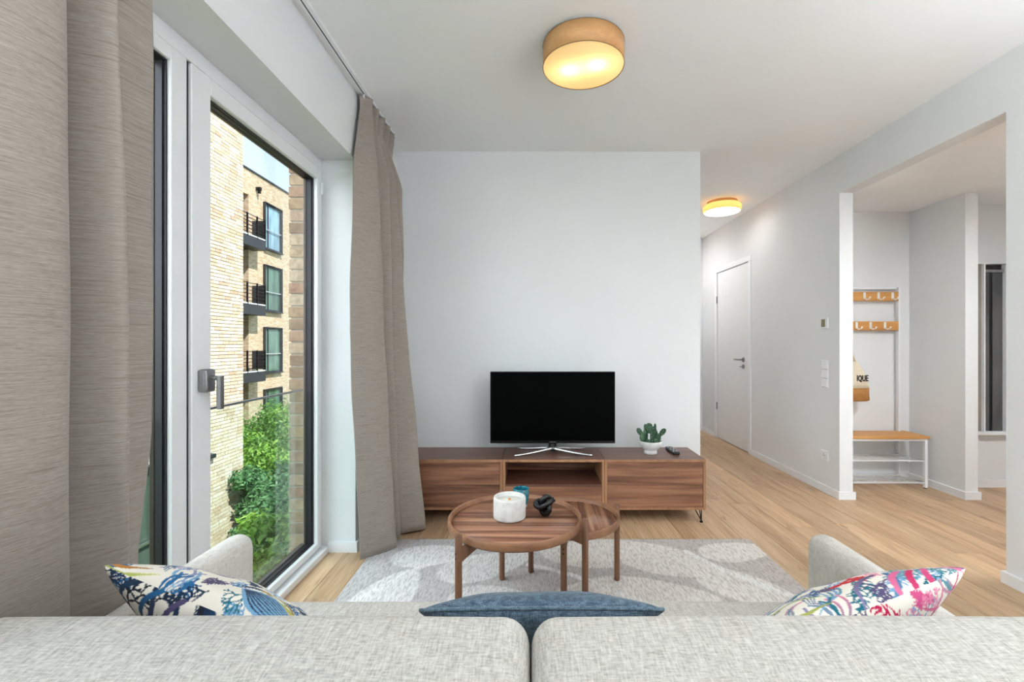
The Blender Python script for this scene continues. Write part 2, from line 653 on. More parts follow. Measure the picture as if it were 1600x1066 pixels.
w2 = sempty('added_window_2', (0.70, FY - 0.10, 0.12), 'added wide white window at the rear, letting in fill light')  # unseen window added to let the rear fill light in
for (x0, x1) in ((-0.80, -0.73), (0.665, 0.735), (2.13, 2.20)):
    obj('frame_post', box(B(), x0, x1, FY - 0.12, FY - 0.05, 0.12, 2.36, 0.004), WHITE_PVC, w2)
for (z0, z1) in ((0.12, 0.19), (2.29, 2.36)):
    obj('frame_rail', box(B(), -0.73, 2.13, FY - 0.12, FY - 0.05, z0, z1, 0.004), WHITE_PVC, w2)
for (x0, x1) in ((-0.73, 0.665), (0.735, 2.13)):
    obj('glass_pane', box(B(), x0, x1, FY - 0.088, FY - 0.084, 0.19, 2.29), GLASS, w2)
w3 = sempty('added_window_3', (-1.25, -1.50, 0.06), 'added white side window behind the camera, letting in fill light')  # unseen window added to let the side fill light in
for (y0, y1) in ((-2.40, -2.32), (-1.54, -1.46), (-0.68, -0.60)):
    obj('frame_post', box(B(), -1.29, -1.22, y0, y1, 0.06, 2.317, 0.004), WHITE_PVC, w3)
for (z0, z1) in ((0.06, 0.13), (2.24, 2.317)):
    obj('frame_rail', box(B(), -1.29, -1.22, -2.32, -0.68, z0, z1, 0.004), WHITE_PVC, w3)
for (y0, y1) in ((-2.32, -1.54), (-1.46, -0.68)):
    obj('glass_pane', box(B(), -1.258, -1.254, y0, y1, 0.13, 2.24), GLASS, w3)

# baseboards (60 mm high, 15 mm proud)
BH, BT = 0.06, 0.014
def skirting(name, segs, label):
    bm = B()
    for s in segs:
        box(bm, s[0], s[1], s[2], s[3], 0.0, BH)
    struct(obj(name, bm, WHITE_TRIM), label)
skirting('baseboard_back', [(LX, 1.316 + BT, BY - BT, BY)], 'white skirting under the television wall')
skirting('baseboard_left', [(-1.19, LX + BT, 2.69 - BT, 2.69), (LX, LX + BT, 2.69, BY - BT), (LX, LX + BT, -0.46, 0.25)], 'white skirting of the window wall')
skirting('baseboard_right', [(RX - BT, RX, 3.594, 5.03), (RX - BT, RX + 0.106 + BT, 3.594 - BT, 3.594), (RX - BT, RX, 6.01, 6.45),
                             (RX - BT, RX, FY, 2.335), (RX - BT, RX + 0.106 + BT, 2.335, 2.335 + BT)], 'white skirting of the right wall')
skirting('baseboard_hall', [(1.316, RX - BT, 6.45 - BT, 6.45), (1.316, 1.316 + BT, BY, 6.45 - BT)], 'white skirting of the hallway')
skirting('baseboard_niche', [(3.43 - BT, 3.43, 3.59, 4.124), (3.43 - BT, 3.53 + BT, 3.59 - BT, 3.59), (RX + 0.106, 3.43 - BT, 4.124 - BT, 4.124), (3.53, 3.53 + BT, 3.59, 3.90)], 'white skirting round the coat niche')
skirting('baseboard_entry', [(3.53 + BT, 4.65, 3.90 - BT, 3.90), (4.65 - BT, 4.65, 0.80, 3.90 - BT)], 'white skirting of the entry')

# ------------------------------------------------------------------ big window on the left
w1 = sempty('window_1', (-1.26, 1.60, 0.0), 'floor-to-ceiling white window with balcony door')
XF, XO = -1.233, -1.296
obj('frame_head', box(B(), XO, XF, 0.25, 2.69, 2.252, 2.317, 0.003), WHITE_PVC, w1)
obj('frame_jamb', box(B(), XO, XF, 2.664, 2.69, 0.03, 2.252, 0.003), WHITE_PVC, w1)
obj('frame_mullion', box(B(), XO, XF, 1.562, 1.634, 0.03, 2.252, 0.003), WHITE_PVC, w1)
obj('threshold', box(B(), XO, -1.187, 0.25, 2.69, 0.0, 0.036, 0.003), WHITE_TRIM, w1)
obj('frame_jamb', box(B(), XO, XF, 0.25, 0.34, 0.03, 2.252, 0.003), WHITE_PVC, w1)
for (ya, yb) in ((0.34, 1.562),):
    obj('frame_rail', box(B(), XO, XF, ya, yb, 0.036, 0.077, 0.003), WHITE_PVC, w1)
    obj('frame_rail', box(B(), XO, XF, ya, yb, 2.205, 2.252, 0.003), WHITE_PVC, w1)
def seal_ring(parent, y0, y1, z0, z1):
    bm = B()
    t = 0.006
    for (a, b2, c, d) in ((y0, y0 + t, z0, z1), (y1 - t, y1, z0, z1), (y0 + t, y1 - t, z0, z0 + t), (y0 + t, y1 - t, z1 - t, z1)):
        box(bm, -1.284, -1.247, a, b2, c, d)
        box(bm, -1.262, -1.256, a - (0.006 if a > y0 + 0.1 and b2 - a < 0.1 else 0), b2 + (0.006 if b2 - a < 0.1 and a < y0 + 0.1 else 0), c, d)
    obj('seal', bm, DARK_SEAL, parent)
    bm = B()
    t = 0.008
    for (a, b2, c, d) in ((y0, y0 + t, z0, z1), (y1 - t, y1, z0, z1), (y0 + t, y1 - t, z0, z0 + t), (y0 + t, y1 - t, z1 - t, z1)):
        box(bm, -1.303, -1.286, a, b2, c, d, 0.002)
    obj('outer_profile', bm, DARK_ALU, parent)
for (ya, yb) in ((0.34, 1.562),):
    seal_ring(w1, ya, yb, 0.077, 2.205)
    obj('glass_pane', box(B(), -1.272, -1.268, ya + 0.002, yb - 0.002, 0.079, 2.203), GLASS, w1)

sash = obj('sash', box(B(), XO + 0.004, -1.224, 1.644, 1.744, 0.042, 2.246, 0.004), WHITE_PVC, w1)   # door leaf, hinge side of the mullion
obj('sash_stile', box(B(), XO + 0.004, -1.224, 2.617, 2.660, 0.042, 2.246, 0.004), WHITE_PVC, sash)
obj('sash_rail', box(B(), XO + 0.004, -1.2245, 1.744, 2.617, 0.042, 0.077, 0.003), WHITE_PVC, sash)
obj('sash_rail', box(B(), XO + 0.004, -1.2245, 1.744, 2.617, 2.180, 2.246, 0.003), WHITE_PVC, sash)
obj('joint_seal', box(B(), XO, -1.236, 1.6345, 1.6435, 0.042, 2.248), DARK_SEAL, sash)
seal_ring(sash, 1.744, 2.617, 0.077, 2.180)
obj('glass_pane', box(B(), -1.272, -1.268, 1.746, 2.615, 0.079, 2.178), GLASS, sash)
# lockable lever handle
bm = B()
box(bm, -1.224, -1.190, 1.670, 1.724, 1.050, 1.135, 0.009, 3)
hp = obj('handle_plate', bm, STEEL, sash, True)
bm = B()
tube(bm, [(-1.198, 1.70, 1.102), (-1.160, 1.70, 1.102)], 0.008, 14)
box(bm, -1.168, -1.150, 1.690, 1.710, 0.985, 1.110, 0.003, 2)
obj('handle_lever', bm, STEEL, sash)
obj('hinge', box(B(), -1.2235, -1.212, 2.648, 2.668, 2.10, 2.17, 0.003), WHITE_PVC, sash)
obj('lock_cylinder', tube(B(), [(-1.21, 1.698, 1.052), (-1.21, 1.698, 1.044)], 0.006, 10), CHROME, sash)

# outside: brick reveal of our own facade, lintel and glass balustrade
k = Nodes('brown_reveal_brick')
oi = k.n('ShaderNodeObjectInfo')
f = k.noise(k.coord((30, 30, 30), rand=7.0), 1.0, 4.0)
c = k.ramp(oi.outputs['Random'], [(0.0, srgb(150, 122, 96)), (0.35, srgb(184, 152, 116)), (0.6, srgb(196, 170, 140)), (0.8, srgb(172, 130, 104)), (1.0, srgb(206, 186, 158))])
c = k.mix(c, k.ramp(f, [(0.3, srgb(170, 160, 150)), (0.65, (1, 1, 1, 1))]), 0.7, 'MULTIPLY')
b = k.bsdf(c, 0.9, 0, 0.2)
k.bump(b, f, 0.5, 0.004)
REVEAL_BRICK = k.m
MORTAR = plain('pale_mortar', srgb(176, 164, 146), 0.95, spec=0.1, var=0.12, scale=60)
we = struct(obj('wall_exterior', box(B(), -1.424, -1.302, 2.708, 4.6, -1.0, 2.96), MORTAR), 'brick facade around the window outside')
def brick_mesh(l, d, h, m, ch=0.003):
    """centred block, chamfered all round"""
    bm = B()
    box(bm, -d / 2, d / 2, -l / 2, l / 2, -h / 2, h / 2, ch)
    me = bpy.data.meshes.new('brick')
    bm.to_mesh(me)
    bm.free()
    me.materials.append(m)
    return me
rb = brick_mesh(0.24, 0.136, 0.0615, REVEAL_BRICK)
z = -0.30
while z < 2.85:
    p = bpy.data.objects.new('brick', rb)
    COL.objects.link(p)
    p.parent = we
    p.location = (-1.366 + random.uniform(-0.003, 0.003), 2.70 + 0.12 + random.uniform(-0.002, 0.002), z)
    z += 0.0715
struct(obj('trim_1', box(B(), -1.424, -1.302, 0.2, 2.70, 2.330, 2.96, 0.004), DARK_ALU), 'dark lintel panel above the window outside')
bal = thing('balustrade', (-1.345, 1.5, 0.05), 'clear glass balustrade with thin dark handrail outside the window', 'balustrade')
obj('handrail', box(B(), -1.351, -1.337, 0.30, 2.695, 0.952, 0.963, 0.003, 2), STEEL, bal)
obj('glass_panel', box(B(), -1.348, -1.340, 0.31, 2.69, 0.05, 0.949), RAIL_GLASS, bal)
obj('bottom_channel', box(B(), -1.358, -1.330, 0.30, 2.695, 0.0, 0.05, 0.003), DARK_ALU, bal)

# ------------------------------------------------------------------ hallway door
d1 = sempty('door_1', (RX, 5.50, 0.0), 'flush white hallway door with steel lever handle')
obj('door_leaf', box(B(), RX + 0.002, RX + 0.042, 5.098, 5.940, 0.008, 2.142, 0.002), WHITE_DOOR, d1)
obj('frame_jamb', box(B(), RX - 0.010, RX + 0.086, 5.030, 5.092, 0.0, 2.150, 0.004), WHITE_TRIM, d1)
obj('frame_jamb', box(B(), RX - 0.010, RX + 0.086, 5.946, 6.008, 0.0, 2.150, 0.004), WHITE_TRIM, d1)
obj('frame_head', box(B(), RX - 0.010, RX + 0.086, 5.030, 6.008, 2.150, 2.212, 0.004), WHITE_TRIM, d1)
obj('frame_seal', box(B(), RX + 0.010, RX + 0.020, 5.092, 5.098, 0.0, 2.150), GREY_RUBBER, d1)
bm = B()
tube(bm, [(RX + 0.002, 5.215, 1.045), (RX - 0.008, 5.215, 1.045)], 0.026, 20)
tube(bm, [(RX - 0.006, 5.215, 1.045), (RX - 0.045, 5.215, 1.045), (RX - 0.052, 5.225, 1.045), (RX - 0.052, 5.335, 1.045)], 0.010, 12)
obj('door_handle', bm, STEEL, d1)
bm = B()
tube(bm, [(RX + 0.002, 5.215, 0.965), (RX - 0.008, 5.215, 0.965)], 0.025, 20)
tube(bm, [(RX - 0.008, 5.215, 0.965), (RX - 0.022, 5.215, 0.965)], 0.008, 12)
box(bm, RX - 0.028, RX - 0.020, 5.212, 5.262, 0.961, 0.969, 0.002)
obj('key_lock', bm, STEEL, d1)
for zz in (0.42, 1.80):
    obj('hinge', tube(B(), [(RX - 0.008, 5.942, zz - 0.045), (RX - 0.008, 5.942, zz + 0.045)], 0.008, 12), STEEL, d1)

# ------------------------------------------------------------------ outside: buildings, ground, planting
def brick_ramp(k, src):
    return k.ramp(src, [(0.0, srgb(226, 208, 184)), (0.25, srgb(238, 226, 206)), (0.5, srgb(216, 192, 164)), (0.7, srgb(242, 234, 220)), (0.88, srgb(204, 178, 152)), (1.0, srgb(232, 216, 196))])
def brick_mat(name, island):
    k = Nodes(name)
    if island:
        src = k.n('ShaderNodeNewGeometry').outputs['Random Per Island']
    else:
        src = k.n('ShaderNodeObjectInfo').outputs['Random']
    f = k.noise(k.coord((22, 22, 22), rand=6.0), 1.0, 4.0)
    c = k.mix(brick_ramp(k, src), k.ramp(f, [(0.3, srgb(205, 190, 172)), (0.6, (1, 1, 1, 1))]), 0.6, 'MULTIPLY')
    b = k.bsdf(c, 0.9, 0, 0.2)
    k.bump(b, f, 0.4, 0.006)
    return k.m
BRICK_ONE = brick_mat('cream_brick', False)
BRICK_MANY = brick_mat('cream_brick_field', True)
MORTAR2 = plain('sandy_mortar', srgb(132, 114, 96), 0.95, spec=0.1, var=0.15, scale=40)
def brick_tex(name, cols, mortar):
    k = Nodes(name)
    tc = k.n('ShaderNodeTexCoord')
    sp = k.n('ShaderNodeSeparateXYZ')
    k.l(tc.outputs['Object'], sp.inputs[0])
    cb = k.n('ShaderNodeCombineXYZ')
    k.l(sp.outputs['Y'], cb.inputs[0])
    k.l(sp.outputs['Z'], cb.inputs[1])
    br = k.n('ShaderNodeTexBrick')
    br.inputs['Scale'].default_value = 1.0
    br.inputs['Brick Width'].default_value = 0.25
    br.inputs['Row Height'].default_value = 0.0715
    br.inputs['Mortar Size'].default_value = 0.007
    br.inputs['Color1'].default_value = cols[0]
    br.inputs['Color2'].default_value = cols[1]
    br.inputs['Mortar'].default_value = mortar
    k.l(cb.outputs[0], br.inputs['Vector'])
    f = k.noise(k.coord((3, 3, 12)), 1.0, 5.0, 0.7)
    k.bsdf(k.mix(br.outputs['Color'], k.ramp(f, [(0.35, srgb(206, 188, 164)), (0.6, (1, 1, 1, 1))]), 0.8, 'MULTIPLY'), 0.9, 0, 0.2)
    return k.m
FAR_BRICK = brick_tex('far_cream_brick', (srgb(232, 216, 192), srgb(214, 190, 162)), srgb(176, 156, 134))
SHADE_BRICK = brick_tex('shaded_strip_brick', (srgb(128, 92, 66), srgb(104, 74, 54)), srgb(96, 76, 60))  # brown tone stands for the balcony shade
ANTHRACITE = plain('anthracite_frame', srgb(52, 52, 56), 0.45, 0.2, var=0.06)
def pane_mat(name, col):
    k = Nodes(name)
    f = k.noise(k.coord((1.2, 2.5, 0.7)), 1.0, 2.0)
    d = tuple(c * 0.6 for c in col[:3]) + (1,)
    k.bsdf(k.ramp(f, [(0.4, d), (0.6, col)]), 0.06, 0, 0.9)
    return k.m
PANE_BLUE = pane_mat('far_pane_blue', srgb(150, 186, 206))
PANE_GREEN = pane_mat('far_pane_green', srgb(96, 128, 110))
PANE_DARK = pane_mat('near_pane_dark', srgb(92, 104, 94))

GZ = -3.1
k = Nodes('garden_ground')
f = k.noise(k.coord((2.5, 2.5, 2.5)), 1.0, 5.0)
k.bsdf(k.ramp(f, [(0.35, srgb(70, 84, 40)), (0.65, srgb(112, 132, 62))]), 0.95, 0, 0.1)
struct(obj('ground', box(B(), -60, 20, -20, 80, GZ - 0.2, GZ), k.m), 'green garden ground in the courtyard')

# near wing, its wall parallel to our facade
NX, NE = -6.33, 10.0
nw = thing('apartment_building', (NX - 2.0, 8.0, GZ), 'sunlit cream brick building wing nearest the window, with long thin bricks', 'building')
obj('wall', box(B(), NX - 4.0, NX, 1.0, NE, GZ, 8.8), MORTAR2, nw)
CO = 0.0715
cells = []
row = 0
z = GZ + 0.02
WIN_N = [(6.3, 7.62, -0.05, 2.05), (6.3, 7.62, -2.9, -0.80), (2.9, 4.22, -0.05, 2.05), (2.9, 4.22, -2.9, -0.80)]
while z < 7.6:
    y = NE
    first = True
    while y > 1.2:
        L = random.choice([0.24, 0.24, 0.24, 0.30, 0.18, 0.115]) if not first else random.choice([0.115, 0.24, 0.19])
        first = False
        y0 = y - L
        yc, zc = (y + y0) / 2 + 0.005, z + CO / 2
        if not any(a - 0.02 < yc < b2 + 0.06 and c2 - 0.1 < zc < d2 for a, b2, c2, d2 in WIN_N):
            vis = yc > 8.72 and -2.45 < zc < 6.0
            cells.append((0 if vis else 1, (yc ** 2 + (zc - 1.23) ** 2 + NX ** 2), yc, zc, L - 0.010))
        y = y0
    z += CO
cells.sort()
BM = {}
for _, _, yc, zc, L in cells[:300]:
    kk = round(L, 3)
    if kk not in BM:
        BM[kk] = brick_mesh(L, 0.03, CO - 0.011, BRICK_ONE, 0.003)
    p = bpy.data.objects.new('brick', BM[kk])
    COL.objects.link(p)
    p.parent = nw
    p.location = Vector((NX + random.uniform(-0.003, 0.004), yc, zc)) - OFF[nw.name]
vv, ff = [], []
for _, _, yc, zc, L in cells[300:]:
    xx = NX + 0.015 + random.uniform(-0.003, 0.004)
    h = (CO - 0.011) / 2
    i = len(vv)
    vv += [(NX - 0.01, yc - L / 2, zc - h), (NX - 0.01, yc + L / 2, zc - h), (NX - 0.01, yc + L / 2, zc + h), (NX - 0.01, yc - L / 2, zc + h),
           (xx, yc - L / 2, zc - h), (xx, yc + L / 2, zc - h), (xx, yc + L / 2, zc + h), (xx, yc - L / 2, zc + h)]
    ff += [(i + 4, i + 5, i + 6, i + 7), (i, i + 1, i + 5, i + 4), (i + 1, i + 2, i + 6, i + 5), (i + 2, i + 3, i + 7, i + 6), (i + 3, i, i + 4, i + 7)]
bf = pobj('brick_field', vv, ff, BRICK_MANY, nw, False)
bf['kind'] = 'stuff'

def ext_window(parent, X, y0, y1, z0, z1, pane, bar=True, lip=True):
    w = obj('window', box(B(), X - 0.02, X + 0.004, y0, y1, z0, z1), DARK_ALU, parent)
    bm = B()
    t = 0.07
    for (a, b2, c2, d2) in ((y0, y0 + t, z0, z1), (y1 - t, y1, z0, z1), (y0 + t, y1 - t, z0, z0 + t), (y0 + t, y1 - t, z1 - t, z1), (y0 + 0.30, y0 + 0.36, z0 + t, z1 - t)):
        box(bm, X, X + 0.05, a, b2, c2, d2, 0.004)
    obj('frame', bm, ANTHRACITE, w)
    obj('pane', box(B(), X + 0.004, X + 0.014, y0 + t, y1 - t, z0 + t, z1 - t), pane, w)
    if lip:
        obj('sill', box(B(), X, X + 0.16, y0 - 0.05, y1 + 0.05, z0 - 0.06, z0, 0.004), ANTHRACITE, w)
        bm = B()
        box(bm, X, X + 0.13, y0 - 0.03, y0, z0, z1)
        box(bm, X, X + 0.13, y1, y1 + 0.03, z0, z1)
        box(bm, X, X + 0.13, y0 - 0.03, y1 + 0.03, z1, z1 + 0.03)
        obj('surround', bm, ANTHRACITE, w)
    if bar:
        obj('railing_bar', box(B(), X + 0.06, X + 0.09, y0, y1, z0 + 0.86, z0 + 0.90), CHROME, w)
for (a, b2, c2, d2) in WIN_N:
    ext_window(nw, NX + 0.01, a, b2, c2, d2, PANE_DARK)
bm = B()
box(bm, NX, NX + 0.12, 8.78, 9.0, -1.02, -0.94, 0.006)
box(bm, NX, NX + 0.05, 8.82, 8.95, -1.08, -1.02, 0.004)
obj('wall_light', bm, ANTHRACITE, nw)

# far wing, set back behind the near one
FX = -12.3
fw = thing('apartment_building', (FX - 3.0, 22.0, GZ), 'farther cream brick building wing with balconies and dark framed windows', 'building')
bm = B()
box(bm, FX - 6, FX, 19.85, 40, GZ, 8.8)
box(bm, FX - 6, FX - 0.35, 8.0, 19.85, GZ, 8.8)
box(bm, FX - 0.35, FX, 8.0, 19.85, 7.72, 8.8)
obj('wall', bm, FAR_BRICK, fw)
obj('recess', box(B(), FX - 0.40, FX - 0.33, 12.0, 19.84, GZ, 7.72), SHADE_BRICK, fw)  # strip of balcony shade, put into brown brick and a set-back
obj('parapet_cap', box(B(), FX - 6.05, FX + 0.05, 8.0, 40.05, 8.8, 8.88, 0.01), ANTHRACITE, fw)
for i in range(4):
    z0 = 5.64 - 2.885 * i
    for yw in (20.95, 25.2, 29.4, 33.6):
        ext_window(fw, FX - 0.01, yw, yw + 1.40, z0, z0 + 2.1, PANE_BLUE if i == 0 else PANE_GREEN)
bm = B()
box(bm, FX, FX + 0.22, 20.35, 20.47, 8.10, 8.24, 0.01)
box(bm, FX + 0.08, FX + 0.20, 20.37, 20.45, 7.96, 8.10, 0.01)
obj('facade_lamp', bm, BLACK_METAL, fw)
for i in range(3):
    zt = 5.78 - 2.87 * i
    X1, Y1 = -11.72, 20.15
    bl = obj('balcony', box(B(), FX - 0.34, X1, 15.5, Y1, zt - 0.46, zt, 0.01), ANTHRACITE, fw)
    bm = B()
    for j in range(6):
        box(bm, X1 - 0.03, X1, 15.5, Y1, zt + 0.10 + j * 0.15, zt + 0.125 + j * 0.15)
        box(bm, FX, X1, Y1 - 0.03, Y1, zt + 0.10 + j * 0.15, zt + 0.125 + j * 0.15)
    obj('rail_bars', bm, BLACK_METAL, bl)
    bm = B()
    for yy in (Y1 - 0.04, Y1 - 0.62, Y1 - 1.3, Y1 - 2.2, Y1 - 3.2):
        box(bm, X1 - 0.04, X1 + 0.02, yy - 0.02, yy + 0.02, zt - 0.05, zt + 0.90)
    obj('rail_posts', bm, BLACK_METAL, bl)
    obj('privacy_panel', box(B(), FX, X1 - 0.05, Y1 - 0.06, Y1 - 0.035, zt + 0.06, zt + 0.86), ANTHRACITE, bl)
    obj('deck_edge', box(B(), X1 - 0.02, X1 + 0.012, 15.5, Y1, zt - 0.02, zt + 0.03), WHITE_METAL, bl)

def leaf_mat(name, a, b_, c_):
    k = Nodes(name)
    src = k.n('ShaderNodeNewGeometry').outputs['Random Per Island']
    col = k.ramp(src, [(0.0, a), (0.5, b_), (1.0, c_)])
    d = k.n('ShaderNodeBsdfPrincipled')
    k.l(col, d.inputs['Base Color'])
    d.inputs['Roughness'].default_value = 0.45
    t = k.n('ShaderNodeBsdfTranslucent')
    k.l(col, t.inputs[0])
    mx = k.n('ShaderNodeMixShader')
    mx.inputs[0].default_value = 0.35
    k.l(d.outputs[0], mx.inputs[1])
    k.l(t.outputs[0], mx.inputs[2])
    k.l(mx.outputs[0], k.out.inputs[0])
    return k.m
LEAFS = [leaf_mat('leaf_fresh', srgb(96, 138, 46), srgb(142, 184, 70), srgb(186, 214, 112)),
         leaf_mat('leaf_mid', srgb(78, 118, 50), srgb(118, 160, 74), srgb(158, 194, 108)),
         leaf_mat('leaf_bluish', srgb(58, 100, 60), srgb(96, 142, 88), srgb(140, 182, 126))]
BARK = plain('shrub_bark', srgb(88, 68, 50), 0.9, var=0.2, scale=30)
def shrub(X, Y, h, r, n, size, mi, label):
    t = thing('garden_shrub', (X, Y, GZ), label, 'shrub', 'shrubs in the courtyard')
    rng = np.random.default_rng(int(abs(X * 131 + Y * 977)))
    # lumpy crown: leaves gathered round several sub-centres
    nc = 16
    cen = np.stack([rng.uniform(-0.75, 0.75, nc) * r, rng.uniform(-0.75, 0.75, nc) * r, h * rng.uniform(0.12, 0.86, nc)], 1)
    cen[:, :2] *= np.sqrt(np.clip(1.1 - (cen[:, 2:3] / h) ** 2, 0.1, 1))
    pick = rng.integers(0, nc, n)
    d = rng.normal(size=(n, 3))
    d /= np.linalg.norm(d, axis=1, keepdims=True)
    rad = r * 0.42 * rng.uniform(0.45, 1.05, (n, 1))
    p = cen[pick] + d * rad
    p[:, 2] = np.clip(p[:, 2], 0.03, None)
    nrm = d * 0.6 + rng.normal(size=(n, 3)) * 0.5 + np.array([0, 0, 0.5])
    nrm /= np.linalg.norm(nrm, axis=1, keepdims=True)
    a = np.cross(nrm, rng.normal(size=(n, 3)))
    a /= np.linalg.norm(a, axis=1, keepdims=True)
    b_ = np.cross(nrm, a)
    s = size * rng.uniform(0.7, 1.3, (n, 1))
    V = np.stack([p - a * s, p + b_ * s * 0.45 + nrm * s * 0.1, p + a * s, p - b_ * s * 0.45 + nrm * s * 0.1], 1).reshape(-1, 3) + np.array([X, Y, GZ])
    F = np.arange(n * 4).reshape(-1, 4).tolist()
    fo = pobj('foliage', V, F, LEAFS[mi], t, False)
    fo['kind'] = 'stuff'
    bm = B()
    for j in range(7):
        e = cen[j % nc]
        tube(bm, [(X + 0.05 * math.cos(j), Y + 0.05 * math.sin(j), GZ - 0.02), (X + e[0] * 0.45, Y + e[1] * 0.45, GZ + e[2] * 0.55), (X + e[0], Y + e[1], GZ + e[2])], [0.022, 0.014, 0.006], 6)
    obj('stems', bm, BARK, t)
SH = [(-5.95, 9.75, 1.75, 0.55, 2600, 0.055, 2, 'small bluish shrub growing at the corner of the near brick wall'),
      (-5.45, 9.2, 1.25, 0.65, 2400, 0.060, 2, 'low bluish shrub in front of the near brick wall'),
      (-4.45, 8.05, 1.35, 0.80, 2600, 0.070, 0, 'broad-leaved shrub lowest in view beside the window frame'),
      (-5.2, 9.9, 1.75, 0.9, 3600, 0.058, 2, 'bluish green shrub in the lower right of the garden view'),
      (-6.15, 10.9, 1.85, 0.85, 3600, 0.060, 0, 'bright yellow green shrub just beyond the brick corner'),
      (-5.75, 11.3, 1.7, 0.95, 3600, 0.058, 1, 'mid green shrub in the middle of the garden bed'),
      (-7.1, 12.2, 2.1, 0.95, 3800, 0.058, 0, 'fresh green shrub behind the yellow green one'),
      (-6.6, 12.6, 2.0, 1.0, 3800, 0.058, 1, 'dense mid green shrub right of the fresh green one'),
      (-8.3, 14.2, 2.55, 1.0, 3800, 0.060, 1, 'tall pale shrub reaching the lowest far window'),
      (-7.7, 14.6, 2.55, 1.1, 3800, 0.060, 0, 'tallest bright shrub in front of the far wing'),
      (-9.6, 16.6, 2.3, 1.2, 3400, 0.070, 1, 'rearmost shrub at the foot of the far wing'),
      (-3.7, 7.2, 1.0, 0.7, 2200, 0.065, 1, 'low shrub nearest to the balustrade outside'),
      (-5.3, 6.4, 1.2, 0.8, 2000, 0.065, 0, 'shrub seen through the gap beside the left curtain')]
for s in SH:
    shrub(*s)
# ------------------------------------------------------------------ curtains and track
def spline(pts, n):
    P = np.asarray(pts, float)
    m = len(P)
    t = np.linspace(0, m - 1, n)
    i = np.clip(t.astype(int), 0, m - 2)
    f = (t - i)[:, None]
    p0, p1, p2, p3 = P[np.clip(i - 1, 0, m - 1)], P[i], P[i + 1], P[np.clip(i + 2, 0, m - 1)]
    return 0.5 * (2 * p1 + (p2 - p0) * f + (2 * p0 - 5 * p1 + 4 * p2 - p3) * f ** 2 + (3 * p1 - p0 - 3 * p2 + p3) * f ** 3)

def curtain(name, loc, label, keys, ncol, nrow, wob=0.004, thick=0.003):
    t = thing(name, loc, label, 'curtain', 'greige curtains of the window')
    zs = [k_[0] for k_ in keys]
    S = [spline(k_[1], ncol) for k_ in keys]
    arc = np.concatenate([[0], np.cumsum(np.linalg.norm(np.diff(S[-1], axis=0), axis=1))])
    rows = np.concatenate([np.linspace(zs[0], zs[0] - 0.16, 10)[:-1], np.linspace(zs[0] - 0.16, zs[-1], nrow)])
    V, UV = [], []
    for z in rows:
        j = 0
        while j < len(zs) - 2 and z < zs[j + 1]:
            j += 1
        f = min(1, max(0, (zs[j] - z) / (zs[j] - zs[j + 1])))
        f = f * f * (3 - 2 * f) if j < 1 else f
        P = S[j] * (1 - f) + S[j + 1] * f
        ph = np.linspace(0, 1, ncol)
        dx = wob * (np.sin(z * 5.1 + ph * 17) * np.sin(z * 2.3 + ph * 9) + 0.5 * np.sin(z * 11 + ph * 31))
        for c_ in range(ncol):
            V.append((P[c_, 0] + dx[c_], P[c_, 1], z))
            UV.append((arc[c_], z))
    F = []
    nr = len(rows)
    for r_ in range(nr - 1):
        for c_ in range(ncol - 1):
            a = r_ * ncol + c_
            F.append((a, a + 1, a + ncol + 1, a + ncol))
    o = pobj('cloth', V, F, CURTAIN, t, True)
    uv = o.data.uv_layers.new(name='UVMap')
    li = np.empty(len(o.data.loops), dtype=np.int32)
    o.data.loops.foreach_get('vertex_index', li)
    uv.data.foreach_set('uv', np.asarray(UV, dtype=np.float32)[li].ravel())
    md = o.modifiers.new('thickness', 'SOLIDIFY')
    md.thickness = thick
    return t

TRX = -0.985
top = []
for i in range(11):
    top.append((TRX + (0.030 if i % 2 else -0.026), 2.69 + i * 0.056))
neck = [(TRX + (0.024 if i % 2 else -0.022), 2.69 + i * 0.056) for i in range(11)]
upper = [(-1.015, 2.60), (-0.925, 2.745), (-1.01, 2.775), (-0.995, 2.83), (-0.90, 2.90), (-1.00, 2.93), (-0.895, 3.02), (-1.00, 3.05), (-0.885, 3.13), (-0.995, 3.17), (-0.955, 3.26)]
mid = [(-1.005, 2.525), (-0.868, 2.690), (-0.985, 2.735), (-0.985, 2.80), (-0.875, 2.87), (-0.96, 2.905), (-0.815, 3.00), (-0.94, 3.03), (-0.86, 3.085), (-0.97, 3.15), (-0.95, 3.25)]
bot = [(-0.955, 2.545), (-0.800, 2.70), (-0.900, 2.755), (-0.925, 2.80), (-0.815, 2.845), (-0.860, 2.875), (-0.692, 2.975), (-0.80, 3.02), (-0.905, 3.05), (-0.96, 3.12), (-0.945, 3.25)]
curtain('curtain', (-0.95, 2.95, 0), 'greige floor-length curtain gathered between window and television wall', [(2.700, top), (2.635, neck), (2.30, upper), (1.30, mid), (0.020, bot)], 170, 60)

ltop = [(-1.00, 0.60), (-0.975, 0.63), (-1.0, 0.67), (-0.93, 0.71), (-0.885, 0.79), (-0.893, 0.867), (-1.0, 0.895), (-1.005, 0.925), (-0.900, 0.957), (-0.935, 0.985), (-1.015, 1.015), (-1.01, 1.09), (-0.995, 1.195)]
lmid = [(-1.00, 0.60), (-0.975, 0.63), (-1.0, 0.67), (-0.93, 0.71), (-0.885, 0.80), (-0.893, 0.877), (-1.0, 0.905), (-1.005, 0.935), (-0.890, 0.992), (-0.925, 1.025), (-1.010, 1.055), (-1.01, 1.12), (-0.998, 1.197)]
lbot = [(-1.00, 0.60), (-0.975, 0.63), (-1.0, 0.67), (-0.95, 0.73), (-0.94, 0.83), (-0.945, 0.925), (-1.005, 0.945), (-0.995, 0.975), (-0.945, 1.060), (-0.97, 1.082), (-1.005, 1.095), (-1.0, 1.12), (-1.002, 1.160)]
